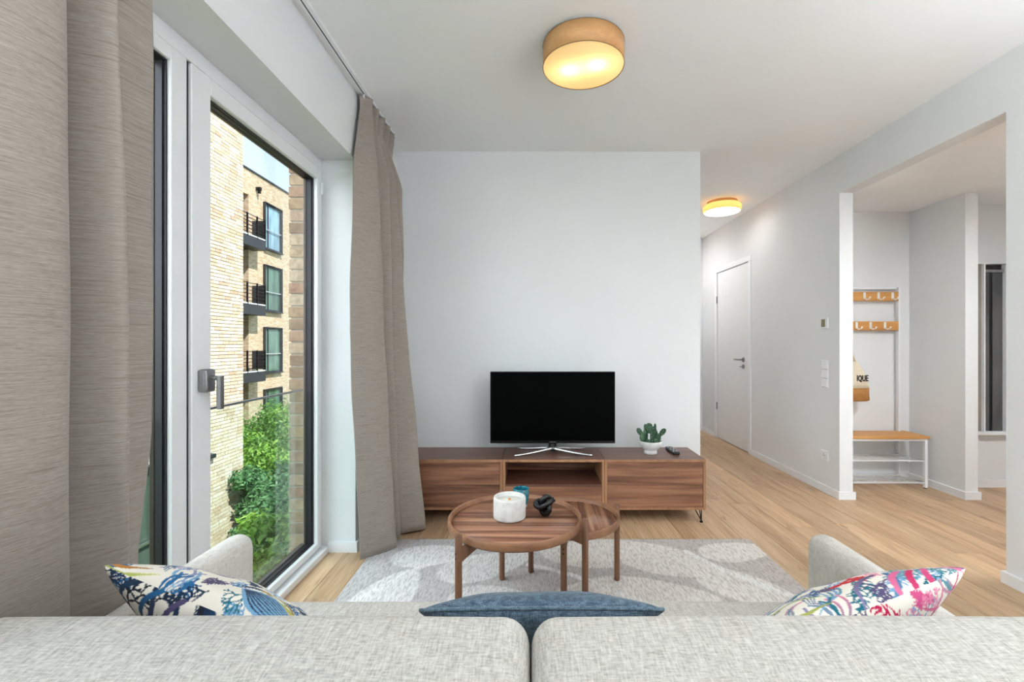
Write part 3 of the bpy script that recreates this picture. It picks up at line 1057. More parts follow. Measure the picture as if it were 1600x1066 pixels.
curtain('curtain', (-0.98, 0.92, 0), 'greige curtain hanging in broad folds nearest the camera', [(2.700, ltop), (2.55, ltop), (1.30, lmid), (0.98, lmid), (0.70, lbot), (0.020, lbot)], 190, 50, 0.003)

tr = thing('curtain_track', (TRX, 1.5, CEIL), 'thin white ceiling curtain track with dark slot', 'curtain track')
bm = B()
box(bm, TRX - 0.018, TRX - 0.006, -0.40, 3.268, CEIL - 0.014, CEIL, 0.001)
box(bm, TRX + 0.001, TRX + 0.020, -0.40, 3.268, CEIL - 0.014, CEIL, 0.001)
obj('profile', bm, WHITE_METAL, tr)
obj('slot', box(B(), TRX - 0.006, TRX + 0.001, -0.40, 3.268, CEIL - 0.012, CEIL - 0.0005), DARK_SEAL, tr)
for i in range(6):
    yy = 2.70 + i * 0.11
    obj('glider', box(B(), TRX - 0.007, TRX + 0.002, yy - 0.004, yy + 0.004, CEIL - 0.035, CEIL - 0.008, 0.001), WHITE_PVC, tr)

# ------------------------------------------------------------------ printed cloth helpers
class Canvas:
    def __init__(s, w, h, bg):
        s.w, s.h = w, h
        s.c = np.empty((h, w, 3))
        s.c[:] = bg[:3]
        s.yy, s.xx = np.mgrid[0:h, 0:w]

    def dot(s, x, y, r, col, a=1.0):
        """x, y, r in units of the canvas width"""
        X, Y, R = x * s.w, y * s.w, r * s.w
        x0, x1 = int(max(0, X - R - 1)), int(min(s.w, X + R + 2))
        y0, y1 = int(max(0, Y - R - 1)), int(min(s.h, Y + R + 2))
        if x0 >= x1 or y0 >= y1:
            return
        d = np.hypot(s.xx[y0:y1, x0:x1] - X, s.yy[y0:y1, x0:x1] - Y)
        m = np.clip(R + 0.5 - d, 0, 1)[..., None] * a
        s.c[y0:y1, x0:x1] = s.c[y0:y1, x0:x1] * (1 - m) + np.array(col[:3]) * m

    def stroke(s, pts, w0, w1, col, col2=None, a=1.0):
        P = spline(pts, max(12, int(len(pts) * 26)))
        for i, p in enumerate(P):
            f = i / (len(P) - 1)
            w = w0 + (w1 - w0) * f
            w *= 0.35 + 0.65 * math.sin(math.pi * min(1, f * 0.9 + 0.12)) if w1 <= w0 else 1
            c_ = col if col2 is None else tuple(col[j] * (1 - f) + col2[j] * f for j in range(3))
            s.dot(p[0], p[1], max(w, 0.002), c_, a)

    def coral(s, x, y, ang, ln, depth, w, col):
        x2, y2 = x + ln * math.cos(ang), y + ln * math.sin(ang)
        bend = random.uniform(-0.25, 0.25) * ln
        s.stroke([(x, y), ((x + x2) / 2 - bend * math.sin(ang), (y + y2) / 2 + bend * math.cos(ang)), (x2, y2)], w, w * 0.99, col)
        if depth:
            for d in (random.uniform(0.25, 0.6), -random.uniform(0.25, 0.6)):
                s.coral(x2, y2, ang + d, ln * random.uniform(0.66, 0.86), depth - 1, w * 0.85, col)

    def kelp(s, x, y, ang, ln, w, col, col2=None, wav=0.25):
        pts = []
        sg = random.choice([-1, 1])
        for i in range(5):
            f = i / 4
            o = sg * wav * ln * math.sin(f * 4.2) * 0.5
            pts.append((x + ln * f * math.cos(ang) - o * math.sin(ang), y + ln * f * math.sin(ang) + o * math.cos(ang)))
        s.stroke(pts, w, w * 0.25, col, col2)

    def frond(s, x, y, ang, ln, n, col, w=0.006):
        s.kelp(x, y, ang, ln, w * 0.7, col)
        for i in range(n):
            f = (i + 1) / (n + 1)
            bx, by = x + ln * f * math.cos(ang), y + ln * f * math.sin(ang)
            for sg in (-1, 1):
                s.kelp(bx, by, ang + sg * random.uniform(0.6, 1.0), ln * 0.33 * (1.1 - f * 0.6), w, col)

    def shell(s, x, y, ang, ln, fill, line):
        for i in range(9):
            o = (i - 4) / 4
            s.stroke([(x, y), (x + ln * 0.5 * math.cos(ang + o * 0.45), y + ln * 0.5 * math.sin(ang + o * 0.45)), (x + ln * math.cos(ang + o * 0.2), y + ln * math.sin(ang + o * 0.2))], 0.020, 0.02, fill)
        for i in range(9):
            o = (i - 4) / 4
            s.stroke([(x, y), (x + ln * 0.5 * math.cos(ang + o * 0.45), y + ln * 0.5 * math.sin(ang + o * 0.45)), (x + ln * math.cos(ang + o * 0.2), y + ln * math.sin(ang + o * 0.2))], 0.0035, 0.0034, line)

def printed_cloth(name, bump_scale=300, streak=None, rough=0.9):
    k = Nodes(name)
    at = k.n('ShaderNodeAttribute', attribute_name='print')
    col = at.outputs['Color']
    f = k.noise(k.coord((bump_scale,) * 3), 1.0, 2.0)
    if streak:
        fs = k.noise(k.coord(streak), 1.0, 3.0, 0.65, 0.3)
        col = k.mix(col, k.ramp(fs, [(0.36, srgb(150, 140, 136)), (0.56, (1, 1, 1, 1))]), 0.5, 'MULTIPLY')
        f = fs
    b = k.bsdf(col, rough, 0, 0.15)
    b.inputs['Sheen Weight'].default_value = 0.1
    k.bump(b, f, 0.3, 0.002)
    return k.m

def paint(o, cols):
    at = o.data.color_attributes.new('print', 'FLOAT_COLOR', 'POINT')
    c4 = np.ones((len(cols), 4), dtype=np.float32)
    c4[:, :3] = cols
    at.data.foreach_set('color', c4.ravel())

# ------------------------------------------------------------------ rug
def leafblob(C, x, y, ang, ln, wd, col, a):
    ux, uy = math.cos(ang), math.sin(ang)
    X, Y = C.xx / C.w - x, C.yy / C.w - y
    p, q = X * ux + Y * uy, -X * uy + Y * ux
    e = (p / ln) ** 2 + (q / (wd * (1 - 0.3 * p / ln))) ** 2
    m = np.clip((1.08 - e) * 7, 0, 1)[..., None] * a
    C.c = C.c * (1 - m) + np.array(col[:3]) * m
RW, RH = 345, 240
rc = Canvas(RW, RH, srgb(197, 192, 193))
gx = (rc.xx / RW)[..., None]
rc.c = rc.c * (1 - gx * 0.75) + np.array(srgb(199, 189, 180)[:3]) * gx * 0.75
for (x, y, a, l, w) in [(0.16, 0.60, 0.2, 0.10, 0.055), (0.10, 0.42, 1.3, 0.11, 0.06), (0.30, 0.55, 0.5, 0.12, 0.06), (0.36, 0.38, -0.3, 0.13, 0.06), (0.22, 0.33, 0.9, 0.10, 0.05),
                        (0.52, 0.60, -0.6, 0.10, 0.06), (0.62, 0.63, 0.1, 0.12, 0.06), (0.74, 0.57, -0.5, 0.13, 0.075), (0.55, 0.42, 0.5, 0.12, 0.06), (0.66, 0.43, -0.2, 0.14, 0.055),
                        (0.93, 0.62, 0.2, 0.10, 0.05), (0.88, 0.44, -0.7, 0.12, 0.06), (0.45, 0.22, 0.2, 0.14, 0.07), (0.7, 0.2, -0.4, 0.14, 0.07), (0.15, 0.15, 0.5, 0.13, 0.06), (0.92, 0.2, 1.0, 0.12, 0.06)]:
    leafblob(rc, x, y, a, l, w, srgb(232, 229, 227) if x < 0.5 else srgb(232, 226, 219), 0.9)
for st in ([(0.0, 0.32), (0.08, 0.45), (0.16, 0.55), (0.30, 0.60)], [(0.80, 0.62), (0.86, 0.52), (0.93, 0.44), (1.0, 0.36)], [(0.40, 0.55), (0.5, 0.5), (0.6, 0.42), (0.7, 0.34)], [(0.2, 0.2), (0.3, 0.3), (0.42, 0.36)]):
    rc.stroke(st, 0.008, 0.0081, srgb(236, 233, 230))
RX0, RX1, RY0, RY1 = -0.93, 1.365, 1.24, 2.84
V, F = [], []
for j in range(RH):
    for i in range(RW):
        V.append((RX0 + (RX1 - RX0) * i / (RW - 1), RY0 + (RY1 - RY0) * j / (RH - 1), 0.0105))
for j in range(RH - 1):
    for i in range(RW - 1):
        a = j * RW + i
        F.append((a, a + 1, a + RW + 1, a + RW))
rug = pobj('rug', V, F, printed_cloth('rug_weave', 200, (130, 26, 26)), None, True)
tag(rug, 'pale cream rug with tone-on-tone leaves under the coffee tables', 'rug')
md = rug.modifiers.new('thickness', 'SOLIDIFY')
md.thickness = 0.010
md.offset = -1
paint(rug, rc.c.reshape(-1, 3))

# ------------------------------------------------------------------ sofa
sofa = thing('sofa', (0.0, 1.0, 0.0), 'cream linen two-seat sofa seen from behind', 'sofa')
obj('base', soft_box(B(), 0.0, 1.02, 0.20, 1.70, 0.80, 0.20, 0.02, 8), SOFA_LIT, sofa)
obj('back_rest', soft_box(B(), 0.0, 0.53, 0.36, 1.86, 0.13, 0.52, 0.05, 10), SOFA_LIT, sofa)
for s in (-1, 1):
    obj('arm', soft_box(B(), s * 0.897, 1.140, 0.372, 0.086, 0.58, 0.545, 0.042, 16, (0.0, 0.006, 0.004)), SOFA_LIT, sofa)
    obj('seat_cushion', soft_box(B(), s * 0.4255, 1.10, 0.355, 0.845, 0.69, 0.145, 0.045, 18, (0, 0.012, 0.012)), SOFA, sofa)
    M = Matrix.Rotation(math.radians(9), 3, 'X')
    o = obj('back_cushion', soft_box(B(), s * 0.4535, 0.70, 0.573, 0.903, 0.20, 0.405, 0.042, 30, (0.002, 0.03, 0.012), M), SOFA, sofa)
for sx in (-0.86, 0.86):
    for sy in (0.56, 1.36):
        obj('foot', lathe(B(), [(0.0, 0.0 if sy < 1 else 0.0115), (0.016, 0.0 if sy < 1 else 0.0115), (0.024, 0.102), (0.0, 0.102)], 16, (sx, sy, 0.0)), WALNUT_LEG, sofa)

def pillow(name, C, u, v, size, T, label, mat_, canvases=None, n=230, piping=None, pinch=0.07, sag=0.0):
    u, v = Vector(u).normalized(), Vector(v)
    v = (v - u * v.dot(u)).normalized()
    nn = v.cross(u)
    C = Vector(C)
    t = thing(name, (C.x, C.y, C.z - size * 0.3), label, 'cushion')
    g0 = -np.cos(np.linspace(0, math.pi, 4000))
    a0 = np.concatenate([[0], np.cumsum(np.hypot(np.diff(g0) * size / 2, np.diff(T * (1 - g0 ** 2) ** 0.42)))])
    g = np.interp(np.linspace(0, a0[-1], n), a0, g0)      # even spacing along the cloth
    g[0], g[-1] = -1, 1
    U, Vv = np.meshgrid(g, g)
    A, B_ = 1 - U ** 2, 1 - Vv ** 2
    th = T * (A * B_) ** 0.42
    th = th * (1 + 0.05 * np.sin(U * 7 + 2) * np.sin(Vv * 6))
    X = size / 2 * U * (1 - pinch * B_)
    Y = size / 2 * Vv * (1 - pinch * A) - sag * U ** 2 * (Vv > 0) * Vv
    Cv, un, vn, n3 = np.array(C), np.array(u), np.array(v), np.array(nn)
    V, F, cols = [], [], []
    al = np.linspace(0, 1, n)
    AU, AV = np.meshgrid(al, al)          # cloth coordinates run along the surface
    for s in (1, -1):
        P = Cv + X[..., None] * un + Y[..., None] * vn + (s * th)[..., None] * n3
        base = len(V) * n * n
        V.append(P.reshape(-1, 3))
        for j in range(n - 1):
            for i in range(n - 1):
                a = base + j * n + i
                F.append((a, a + 1, a + n + 1, a + n) if s < 0 else (a, a + n, a + n + 1, a + 1))
        if canvases:
            cv = canvases[0 if s > 0 else 1].c
            h, w = cv.shape[:2]
            jj = np.clip((AV * (h - 1)).round().astype(int), 0, h - 1)
            ii = np.clip((AU * (w - 1)).round().astype(int), 0, w - 1)
            cols.append(cv[jj, ii].reshape(-1, 3))
    o = pobj('cover', np.concatenate(V), F, mat_, t, True)
    if canvases:
        paint(o, np.concatenate(cols))
    if piping is not None:
        pts = []
        m = 48
        edge = [(-1 + 2 * i / m, 1) for i in range(m)] + [(1, 1 - 2 * i / m) for i in range(m)] + [(1 - 2 * i / m, -1) for i in range(m)] + [(-1, -1 + 2 * i / m) for i in range(m)]
        for a, b2 in edge:
            x_ = size / 2 * a * (1 - pinch * (1 - b2 * b2))
            y_ = size / 2 * b2 * (1 - pinch * (1 - a * a)) - (sag * a * a * b2 if b2 > 0 else 0)
            pts.append(C + u * x_ + v * y_)
        obj('piping', tube(B(), pts, 0.0042, 8, closed=True), piping, t)
    return t

PRINT = printed_cloth('printed_cotton', 420)
cream = srgb(240, 234, 222)
navy, blue, sky, teal = srgb(30, 52, 82), srgb(44, 104, 152), srgb(122, 168, 204), srgb(34, 112, 130)
ink, plum, lilac = srgb(36, 40, 52), srgb(88, 80, 116), srgb(150, 140, 180)
orange, ochre, lime, olive = srgb(206, 140, 76), srgb(170, 116, 40), srgb(196, 206, 104), srgb(150, 156, 84)
red, crimson, pink, rose = srgb(206, 30, 44), srgb(196, 28, 84), srgb(216, 90, 140), srgb(232, 140, 172)
random.seed(21)
# canvas x runs from left to right, canvas y up to the top seam
def field(C, pal, n, seed, y0=0.35):
    random.seed(seed)
    spots = [((i + 0.5) / 9 + random.uniform(-0.04, 0.04), y0 + (1.02 - y0) * (j + 0.5) / 7 + random.uniform(-0.03, 0.03)) for i in range(9) for j in range(7)]
    random.shuffle(spots)
    for q, (x, y) in enumerate(spots[:n]):
        kind = q % 5
        c1, c2 = random.choice(pal), random.choice(pal)
        a = random.uniform(0.5, 2.6)
        if kind == 0:
            C.coral(x, y - 0.05, a, 0.045, 4, 0.0042, c1)
        elif kind == 1:
            for i in range(4):
                C.kelp(x + i * 0.026, y - 0.06, a + i * 0.10, 0.16, 0.008, c1 if i % 2 else c2, c2, 0.3)
        elif kind == 2:
            C.frond(x, y - 0.06, a, 0.15, 7, c1, 0.0055)
        elif kind == 3:
            C.frond(x, y - 0.05, a, 0.11, 6, c2, 0.0045)
            C.coral(x + 0.03, y - 0.05, a + 0.4, 0.035, 4, 0.0036, c1)
        else:
            for i in range(4):
                C.frond(x + i * 0.024, y - 0.05, a + i * 0.25, 0.09, 5, c1, 0.0042)
LF = Canvas(420, 420, cream)
field(LF, [blue, navy, sky, teal, sky, lilac, blue, plum], 60, 5)
LF.kelp(0.03, 0.93, 0.1, 0.18, 0.020, orange, ochre)
LF.kelp(0.02, 0.975, 0.0, 0.24, 0.018, olive, lime)
for i in range(6):
    LF.kelp(0.60 + 0.01 * i, 0.74 + i * 0.035, 0.35 - i * 0.12, 0.30, 0.014, [orange, olive, ochre, lime, orange, ochre][i], [lime, ochre, orange, olive, lime, orange][i])
LF.shell(0.56, 0.84, 0.3, 0.26, sky, navy)
for (x, y) in ((0.86, 0.86), (0.90, 0.93), (0.94, 0.80), (0.97, 0.90), (0.88, 0.98)):
    LF.coral(x, y, random.uniform(0, 3), 0.02, 2, 0.012, crimson)
LB = Canvas(420, 420, cream)
field(LB, [navy, ink, blue, plum, navy], 34, 9)
for (x, y, a) in [(0.05, 0.70, 1.4), (0.13, 0.68, 1.55), (0.02, 0.84, 1.2), (0.16, 0.84, 1.0), (0.09, 0.90, 1.5)]:
    LB.coral(x, y, a, 0.06, 4, 0.006, random.choice([navy, ink, navy]))
for i in range(11):
    LB.kelp(0.24 + i * 0.05, 1.01, -1.9 + i * 0.05, 0.30, 0.015, [ink, navy, blue, ink, plum, ink, navy, ink, plum, blue, ink][i], [blue, plum, ink][i % 3], 0.35)
P1 = Vector((-0.820, 0.875, 0.803))
u_ = Vector((0.955, -0.15, -0.26)).normalized()
v_ = Vector((0.0, -math.sin(math.radians(46)), math.cos(math.radians(46))))
v_ = (v_ - u_ * v_.dot(u_)).normalized()
SZ = 0.43
pillow('throw_cushion', P1 + u_ * SZ / 2 - v_ * SZ / 2, u_, v_, SZ, 0.078, 'coral-print cushion in blues and black at the window end of the sofa', PRINT, (LF, LB))

pale_teal = srgb(96, 146, 160)
RF = Canvas(420, 420, cream)
field(RF, [pale_teal, sky, teal, lilac, plum, blue, rose, pale_teal, sky], 60, 31)
for (x, y, a) in [(0.74, 0.80, 1.6), (0.80, 0.86, 1.2), (0.86, 0.80, 1.5), (0.92, 0.84, 1.7)]:
    RF.coral(x, y, a, 0.05, 4, 0.006, random.choice([teal, pale_teal]))
RF.coral(0.50, 0.80, 0.2, 0.05, 3, 0.016, red)
RF.kelp(0.12, 0.84, 0.4, 0.30, 0.020, lime, olive)
RF.kelp(0.16, 0.76, 0.3, 0.30, 0.018, olive, lime)
for i in range(6):
    RF.kelp(0.66 + i * 0.045, 0.86 + 0.01 * i, 2.5 - i * 0.22, 0.26, 0.016, [plum, blue, pink, crimson, pink, rose][i], [lilac, sky, rose, pink, crimson, pink][i], 0.3)
for i in range(7):
    RF.dot(0.96 + random.uniform(-0.03, 0.03), 0.97 + random.uniform(-0.03, 0.03), 0.014, srgb(150, 50, 140))
RB = Canvas(420, 420, cream)
field(RB, [sky, pink, rose, pale_teal, plum, crimson], 58, 44)
for i in range(5):
    RB.kelp(0.80 + i * 0.03, 0.70, 2.2 - i * 0.2, 0.30, 0.018, [pink, rose, crimson, pink, rose][i], [crimson, pink, rose, crimson, pink][i], 0.3)
P2 = Vector((0.833, 0.872, 0.799))
u2 = Vector((0.955, 0.15, 0.26)).normalized()
v2 = Vector((0.0, -math.sin(math.radians(46)), math.cos(math.radians(46))))
v2 = (v2 - u2 * v2.dot(u2)).normalized()
pillow('throw_cushion', P2 - u2 * SZ / 2 - v2 * SZ / 2, u2, v2, SZ, 0.075, 'coral-print cushion in pinks and lilac at the hallway end of the sofa', PRINT, (RF, RB))

vb = Vector((0, -math.sin(math.radians(50)), math.cos(math.radians(50))))
SB = 0.490
cb = Vector((0.023, 0.900, 0.708)) - vb * SB / 2
pillow('throw_cushion', cb, (1, 0.0, 0.004), vb, SB, 0.060, 'blue denim cushion with piped edge in the middle of the sofa', DENIM, None, 70, DENIM_SEAM, 0.03, 0.026)

# ------------------------------------------------------------------ low media cabinets
CF, CB_ = 3.11, 3.48
CT, CBOT = 0.4365, 0.092
XS = [-0.888, -0.191, 0.506, 1.199]
def hairpin(parent, x, y, sx, sy):
    bm = B()
    c0 = Vector((x, y, 0.004))
    for (dx, dy) in ((0.0, 0.0), (-0.045 * sx, 0.0), (0, -0.045 * sy)):
        tube(bm, [(c0.x, c0.y, 0.012), (c0.x + dx, c0.y + dy, CBOT)], 0.0035, 8)
    lathe(bm, [(0, 0), (0.011, 0), (0.011, 0.006), (0.006, 0.012), (0, 0.012)], 14, (x, y, 0.0))
    box(bm, min(x + 0.005 * sx, x - 0.06 * sx), max(x + 0.005 * sx, x - 0.06 * sx), min(y + 0.005 * sy, y - 0.06 * sy), max(y + 0.005 * sy, y - 0.06 * sy), CBOT - 0.003, CBOT)
    obj('leg', bm, BLACK_METAL, parent)
def cabinet(i, label, kind):
    g_ = 0.0012
    x0, x1 = XS[i] + g_, XS[i + 1] - g_
    t = thing('media_cabinet', ((x0 + x1) / 2, (CF + CB_) / 2, 0), label, 'cabinet', 'low walnut cabinets under the television')
    p = 0.017
    obj('top_panel', box(B(), x0, x1, CF, CB_, CT - p, CT, 0.0008), WALNUT_TOP, t)
    obj('bottom_panel', box(B(), x0, x1, CF, CB_, CBOT, CBOT + p, 0.0008), WALNUT_EDGE, t)
    obj('side_panel', box(B(), x0, x0 + p, CF, CB_, CBOT + p, CT - p, 0.0008), WALNUT_EDGE, t)
    obj('side_panel', box(B(), x1 - p, x1, CF, CB_, CBOT + p, CT - p, 0.0008), WALNUT_EDGE, t)
    obj('back_panel', box(B(), x0 + p, x1 - p, CB_ - 0.008, CB_ - 0.002, CBOT + p, CT - p), WALNUT, t)
    obj('edge_strip', box(B(), x0, x1, CF - 0.0012, CF, CT - p, CT), WALNUT_EDGE, t)
    a, b2 = x0 + p + 0.0015, x1 - p - 0.0015
    zm = 0.2625
    if kind == 'drawers':
        obj('drawer_front', box(B(), a, b2, CF + 0.002, CF + 0.018, zm + 0.0008, CT - p - 0.002, 0.001), WALNUT, t)
        obj('drawer_front', box(B(), a, b2, CF + 0.002, CF + 0.018, CBOT + p + 0.002, zm - 0.0008, 0.001), WALNUT, t)
    else:
        obj('shelf', box(B(), x0 + p, x1 - p, CF + 0.001, CB_ - 0.008, zm - 0.010, zm + 0.006, 0.0008), WALNUT_TOP, t)
        obj('drawer_front', box(B(), a, b2, CF + 0.002, CF + 0.018, CBOT + p + 0.002, zm - 0.011, 0.001), WALNUT, t)
    for sx, xx in ((-1, x0 + 0.022), (1, x1 - 0.022)):
        for sy, yy in ((-1, CF + 0.024), (1, CB_ - 0.03)):
            hairpin(t, xx, yy, sx, sy)
cabinet(0, 'walnut media cabinet half hidden by the curtain', 'drawers')
cabinet(1, 'walnut media cabinet with open compartment under the television', 'open')
cabinet(2, 'walnut media cabinet below the cactus, at the hallway end', 'drawers')

# ------------------------------------------------------------------ television
tv = thing('television', (0.16, 3.30, CT), 'black flat-screen television on chrome crossed feet', 'television')
TX0, TX1, TZ0, TZ1 = -0.2925, 0.6130, 0.507, 1.0265
k = Nodes('black_screen')
k.bsdf((0.0004, 0.0004, 0.0004, 1), 0.5, 0, 0.04)
SCREEN = k.m
obj('housing', box(B(), TX0, TX1, 3.296, 3.325, TZ0, TZ1, 0.004, 2), BLACK_PLASTIC, tv)
obj('rear_cover', box(B(), TX0 + 0.12, TX1 - 0.12, 3.325, 3.350, TZ0 + 0.03, TZ1 - 0.15, 0.012, 2), BLACK_PLASTIC, tv)
obj('screen', box(B(), TX0 + 0.005, TX1 - 0.005, 3.2945, 3.296, TZ0 + 0.020, TZ1 - 0.004), SCREEN, tv)
obj('lower_bezel', box(B(), TX0 + 0.002, TX1 - 0.002, 3.2935, 3.296, TZ0 + 0.001, TZ0 + 0.019, 0.0008), plain('gloss_black_bezel', srgb(14, 14, 16), 0.2, var=0.05), tv)
text_mesh('logo', 'SAMSUNG', 0.0105, CHROME, tv, (0.160, 3.293, TZ0 + 0.0065), (1, 0, 0), (0, 0, 1), 0.0004, bold=0.0003)
st = obj('stand', lathe(B(), [(0, 0.0), (0.045, 0.0), (0.045, 0.012), (0.030, 0.024), (0.026, 0.085), (0, 0.085)], 28, (0.160, 3.325, CT + 0.018)), BLACK_PLASTIC, tv)
for (ex, ey) in ((-0.112, 3.180), (0.432, 3.190)):
    bm = B()
    c0 = Vector((0.160, 3.300, 0))
    e = Vector((ex, ey, 0))
    d = (e - c0)
    pts, rr = [], []
    for i in range(12):
        f = i / 11
        p = c0 + d * f
        pts.append((p.x, p.y, CT + 0.0095 + 0.026 * (1 - f) ** 1.6))
        rr.append(0.0135 - 0.006 * f)
    tube(bm, pts, rr, 12)
    obj('foot', bm, CHROME, tv, True)
for (ex, ey) in ((-0.095, 3.420), (0.410, 3.420)):
    bm = B()
    c0 = Vector((0.160, 3.350, 0))
    d = Vector((ex, ey, 0)) - c0
    pts, rr = [], []
    for i in range(12):
        f = i / 11
        p = c0 + d * f
        pts.append((p.x, p.y, CT + 0.009 + 0.022 * (1 - f) ** 1.6))
        rr.append(0.012 - 0.005 * f)
    tube(bm, pts, rr, 12)
    obj('foot', bm, CHROME, tv, True)

# ------------------------------------------------------------------ cactus and remote
cx, cy = 0.866, 3.285
cp = thing('potted_cactus', (cx, cy, CT), 'prickly pear cactus in a white footed stone bowl on the cabinet', 'potted plant')
k = Nodes('pale_stone')
f = k.noise(k.coord((26, 26, 26)), 1.0, 5.0, 0.65)
k.bsdf(k.ramp(f, [(0.30, srgb(214, 213, 209)), (0.5, srgb(228, 227, 224)), (0.7, srgb(236, 235, 232))]), 0.75, 0, 0.3)
STONE = k.m
bm = B()
lathe(bm, [(0, 0), (0.046, 0), (0.046, 0.020), (0.040, 0.026), (0.060, 0.040), (0.076, 0.062), (0.082, 0.090), (0.080, 0.094), (0.076, 0.090), (0.068, 0.066), (0, 0.060)], 40, (cx, cy, CT))
obj('bowl', bm, STONE, cp)
obj('soil', lathe(B(), [(0, 0.084), (0.05, 0.083), (0.0735, 0.080), (0.06, 0.066), (0, 0.066)], 28, (cx, cy, CT)), plain('dark_soil', srgb(60, 48, 38), 0.95, var=0.4, scale=80), cp)
k = Nodes('cactus_green')
vo = k.n('ShaderNodeTexVoronoi')
vo.inputs['Scale'].default_value = 75.0
k.l(k.coord((1, 1, 1), rand=2.0), vo.inputs['Vector'])
f = k.noise(k.coord((30, 30, 30), rand=2.0), 1.0, 3.0)
c = k.mix(k.ramp(f, [(0.35, srgb(42, 70, 52)), (0.65, srgb(76, 110, 84))]), srgb(186, 194, 160), k.ramp(vo.outputs['Distance'], [(0.10, (0.8, 0.8, 0.8, 1)), (0.22, (0, 0, 0, 1))]))
k.bsdf(c, 0.6, 0, 0.3)
CACTUS = k.m
def pad(x, z, y, w, h, rot, yaw=0.0, th=0.010):
    bm = B()
    bmesh.ops.create_uvsphere(bm, u_segments=18, v_segments=12, radius=1.0)
    for v in bm.verts:
        q = v.co.z
        v.co = Vector((v.co.x * w / 2 * (1 + 0.18 * q), v.co.y * th, q * h / 2 + h / 2 * 0.98))
    R = Matrix.Rotation(math.radians(yaw), 4, 'Z') @ Matrix.Rotation(math.radians(rot), 4, 'Y')
    bmesh.ops.transform(bm, matrix=Matrix.Translation((cx + x, cy + y, CT + z)) @ R, verts=bm.verts)
    obj('pad', bm, CACTUS, cp, True)
for a in [(-0.045, 0.070, 0.00, 0.060, 0.085, -8, 15), (0.045, 0.070, 0.01, 0.050, 0.075, 10, -20), (-0.058, 0.128, 0.0, 0.036, 0.070, -36, 10), (0.062, 0.124, 0.0, 0.036, 0.072, 38, -10),
          (-0.026, 0.085, 0.02, 0.045, 0.090, -8, 30), (0.025, 0.085, 0.02, 0.045, 0.090, 10, -30), (0.0, 0.070, -0.025, 0.030, 0.100, 0, 80), (-0.004, 0.142, 0.01, 0.058, 0.078, -6, 10),
          (0.012, 0.135, 0.015, 0.045, 0.060, 22, 0), (-0.034, 0.160, 0.015, 0.020, 0.055, -14, 70), (0.036, 0.160, 0.015, 0.020, 0.055, 16, 70), (0.022, 0.066, -0.035, 0.040, 0.050, 20, 30), (-0.02, 0.066, -0.04, 0.042, 0.045, -14, -30)]:
    pad(*a)

rm = thing('remote_control', (1.040, 3.335, CT), 'black television remote lying beside the cactus bowl', 'remote')
obj('body', soft_box(B(), 1.040, 3.335, CT + 0.0095, 0.052, 0.195, 0.019, 0.009, 10), BLACK_PLASTIC, rm)
GREYB = plain('grey_buttons', srgb(120, 122, 126), 0.5)
for r_ in range(7):
    for c_ in range(3):
        zz = CT + 0.0188
        xx, yy = 1.040 + (c_ - 1) * 0.0145, 3.265 + r_ * 0.0225
        obj('button', soft_box(B(), xx, yy, zz, 0.009, 0.010, 0.004, 0.0018, 3), GREYB if (r_ + c_) % 3 else WHITE_PVC, rm)

# ------------------------------------------------------------------ nesting coffee tables
def tray_table(name, c, R, legs, zt, zl, mat_floor, label):
    t = thing(name, (c[0], c[1], 0.0), label, 'coffee table')
    h = 0.036
    zt += 0.002
    obj('tray', lathe(B(), [(0, zt - h), (R - 0.006, zt - h), (R - 0.012, zt - h + 0.017), (0, zt - h + 0.017)], 96, (c[0], c[1], 0)), mat_floor, t)
    obj('rim', lathe(B(), [(R - 0.008, zt - h), (R - 0.002, zt - h + 0.003), (R, zt - h + 0.008), (R, zt - 0.002), (R - 0.002, zt), (R - 0.010, zt), (R - 0.013, zt - 0.003), (R - 0.014, zt - h + 0.017), (R - 0.020, zt - h + 0.016), (R - 0.008, zt - h)], 96, (c[0], c[1], 0)), WALNUT_RIM, t)
    for (lx, ly) in legs:
        lg = obj('leg', lathe(B(), [(0, 0.0115), (0.0115, 0.0115), (0.0145, 0.018), (0.0145, zl - 0.003), (0.012, zl), (0, zl)], 20, (lx, ly, 0)), WALNUT_LEG, t)
        d = Vector((c[0] - lx, c[1] - ly, 0)).normalized()
        n_ = Vector((-d.y, d.x, 0)) * 0.008
        p0, p1 = Vector((lx, ly, 0)) + d * 0.010, Vector((lx, ly, 0)) + d * 0.13
        bm = B()
        z1 = zt - h
        q = [(p0, z1 - 0.055), (p1, z1 - 0.018), (p1, z1), (p0, z1)]
        a = [bm.verts.new((p + n_) + Vector((0, 0, z_))) for p, z_ in q]
        b2 = [bm.verts.new((p - n_) + Vector((0, 0, z_))) for p, z_ in q]
        bm.faces.new(a)
        bm.faces.new(list(reversed(b2)))
        for i in range(4):
            bm.faces.new((a[i], b2[i], b2[(i + 1) % 4], a[(i + 1) % 4]))
        bmesh.ops.recalc_face_normals(bm, faces=bm.faces)
        obj('bracket', bm, WALNUT_LEG, t)
        s_ = Vector((-d.y, d.x, 0))
        for zz in (zl - 0.072, zl - 0.092):
            q0 = Vector((lx, ly, zz)) - d * 0.012
            obj('screw', tube(B(), [q0, q0 - d * 0.0032], 0.0032, 8), BLACK_METAL, lg)
LT = (-0.070, 2.062)
tray_table('coffee_table', LT, 0.300, [(-0.148, 2.352), (0.236, 1.968), (-0.286, 1.806)], 0.450, 0.472, WALNUT_X, 'larger round walnut tray table holding the candle')
ST = (0.198, 2.260)
tray_table('coffee_table', ST, 0.240, [(0.445, 2.344), (0.002, 2.424), (0.146, 2.004)], 0.385, 0.402, WALNUT_Y, 'smaller lower round walnut table tucked under the larger one')

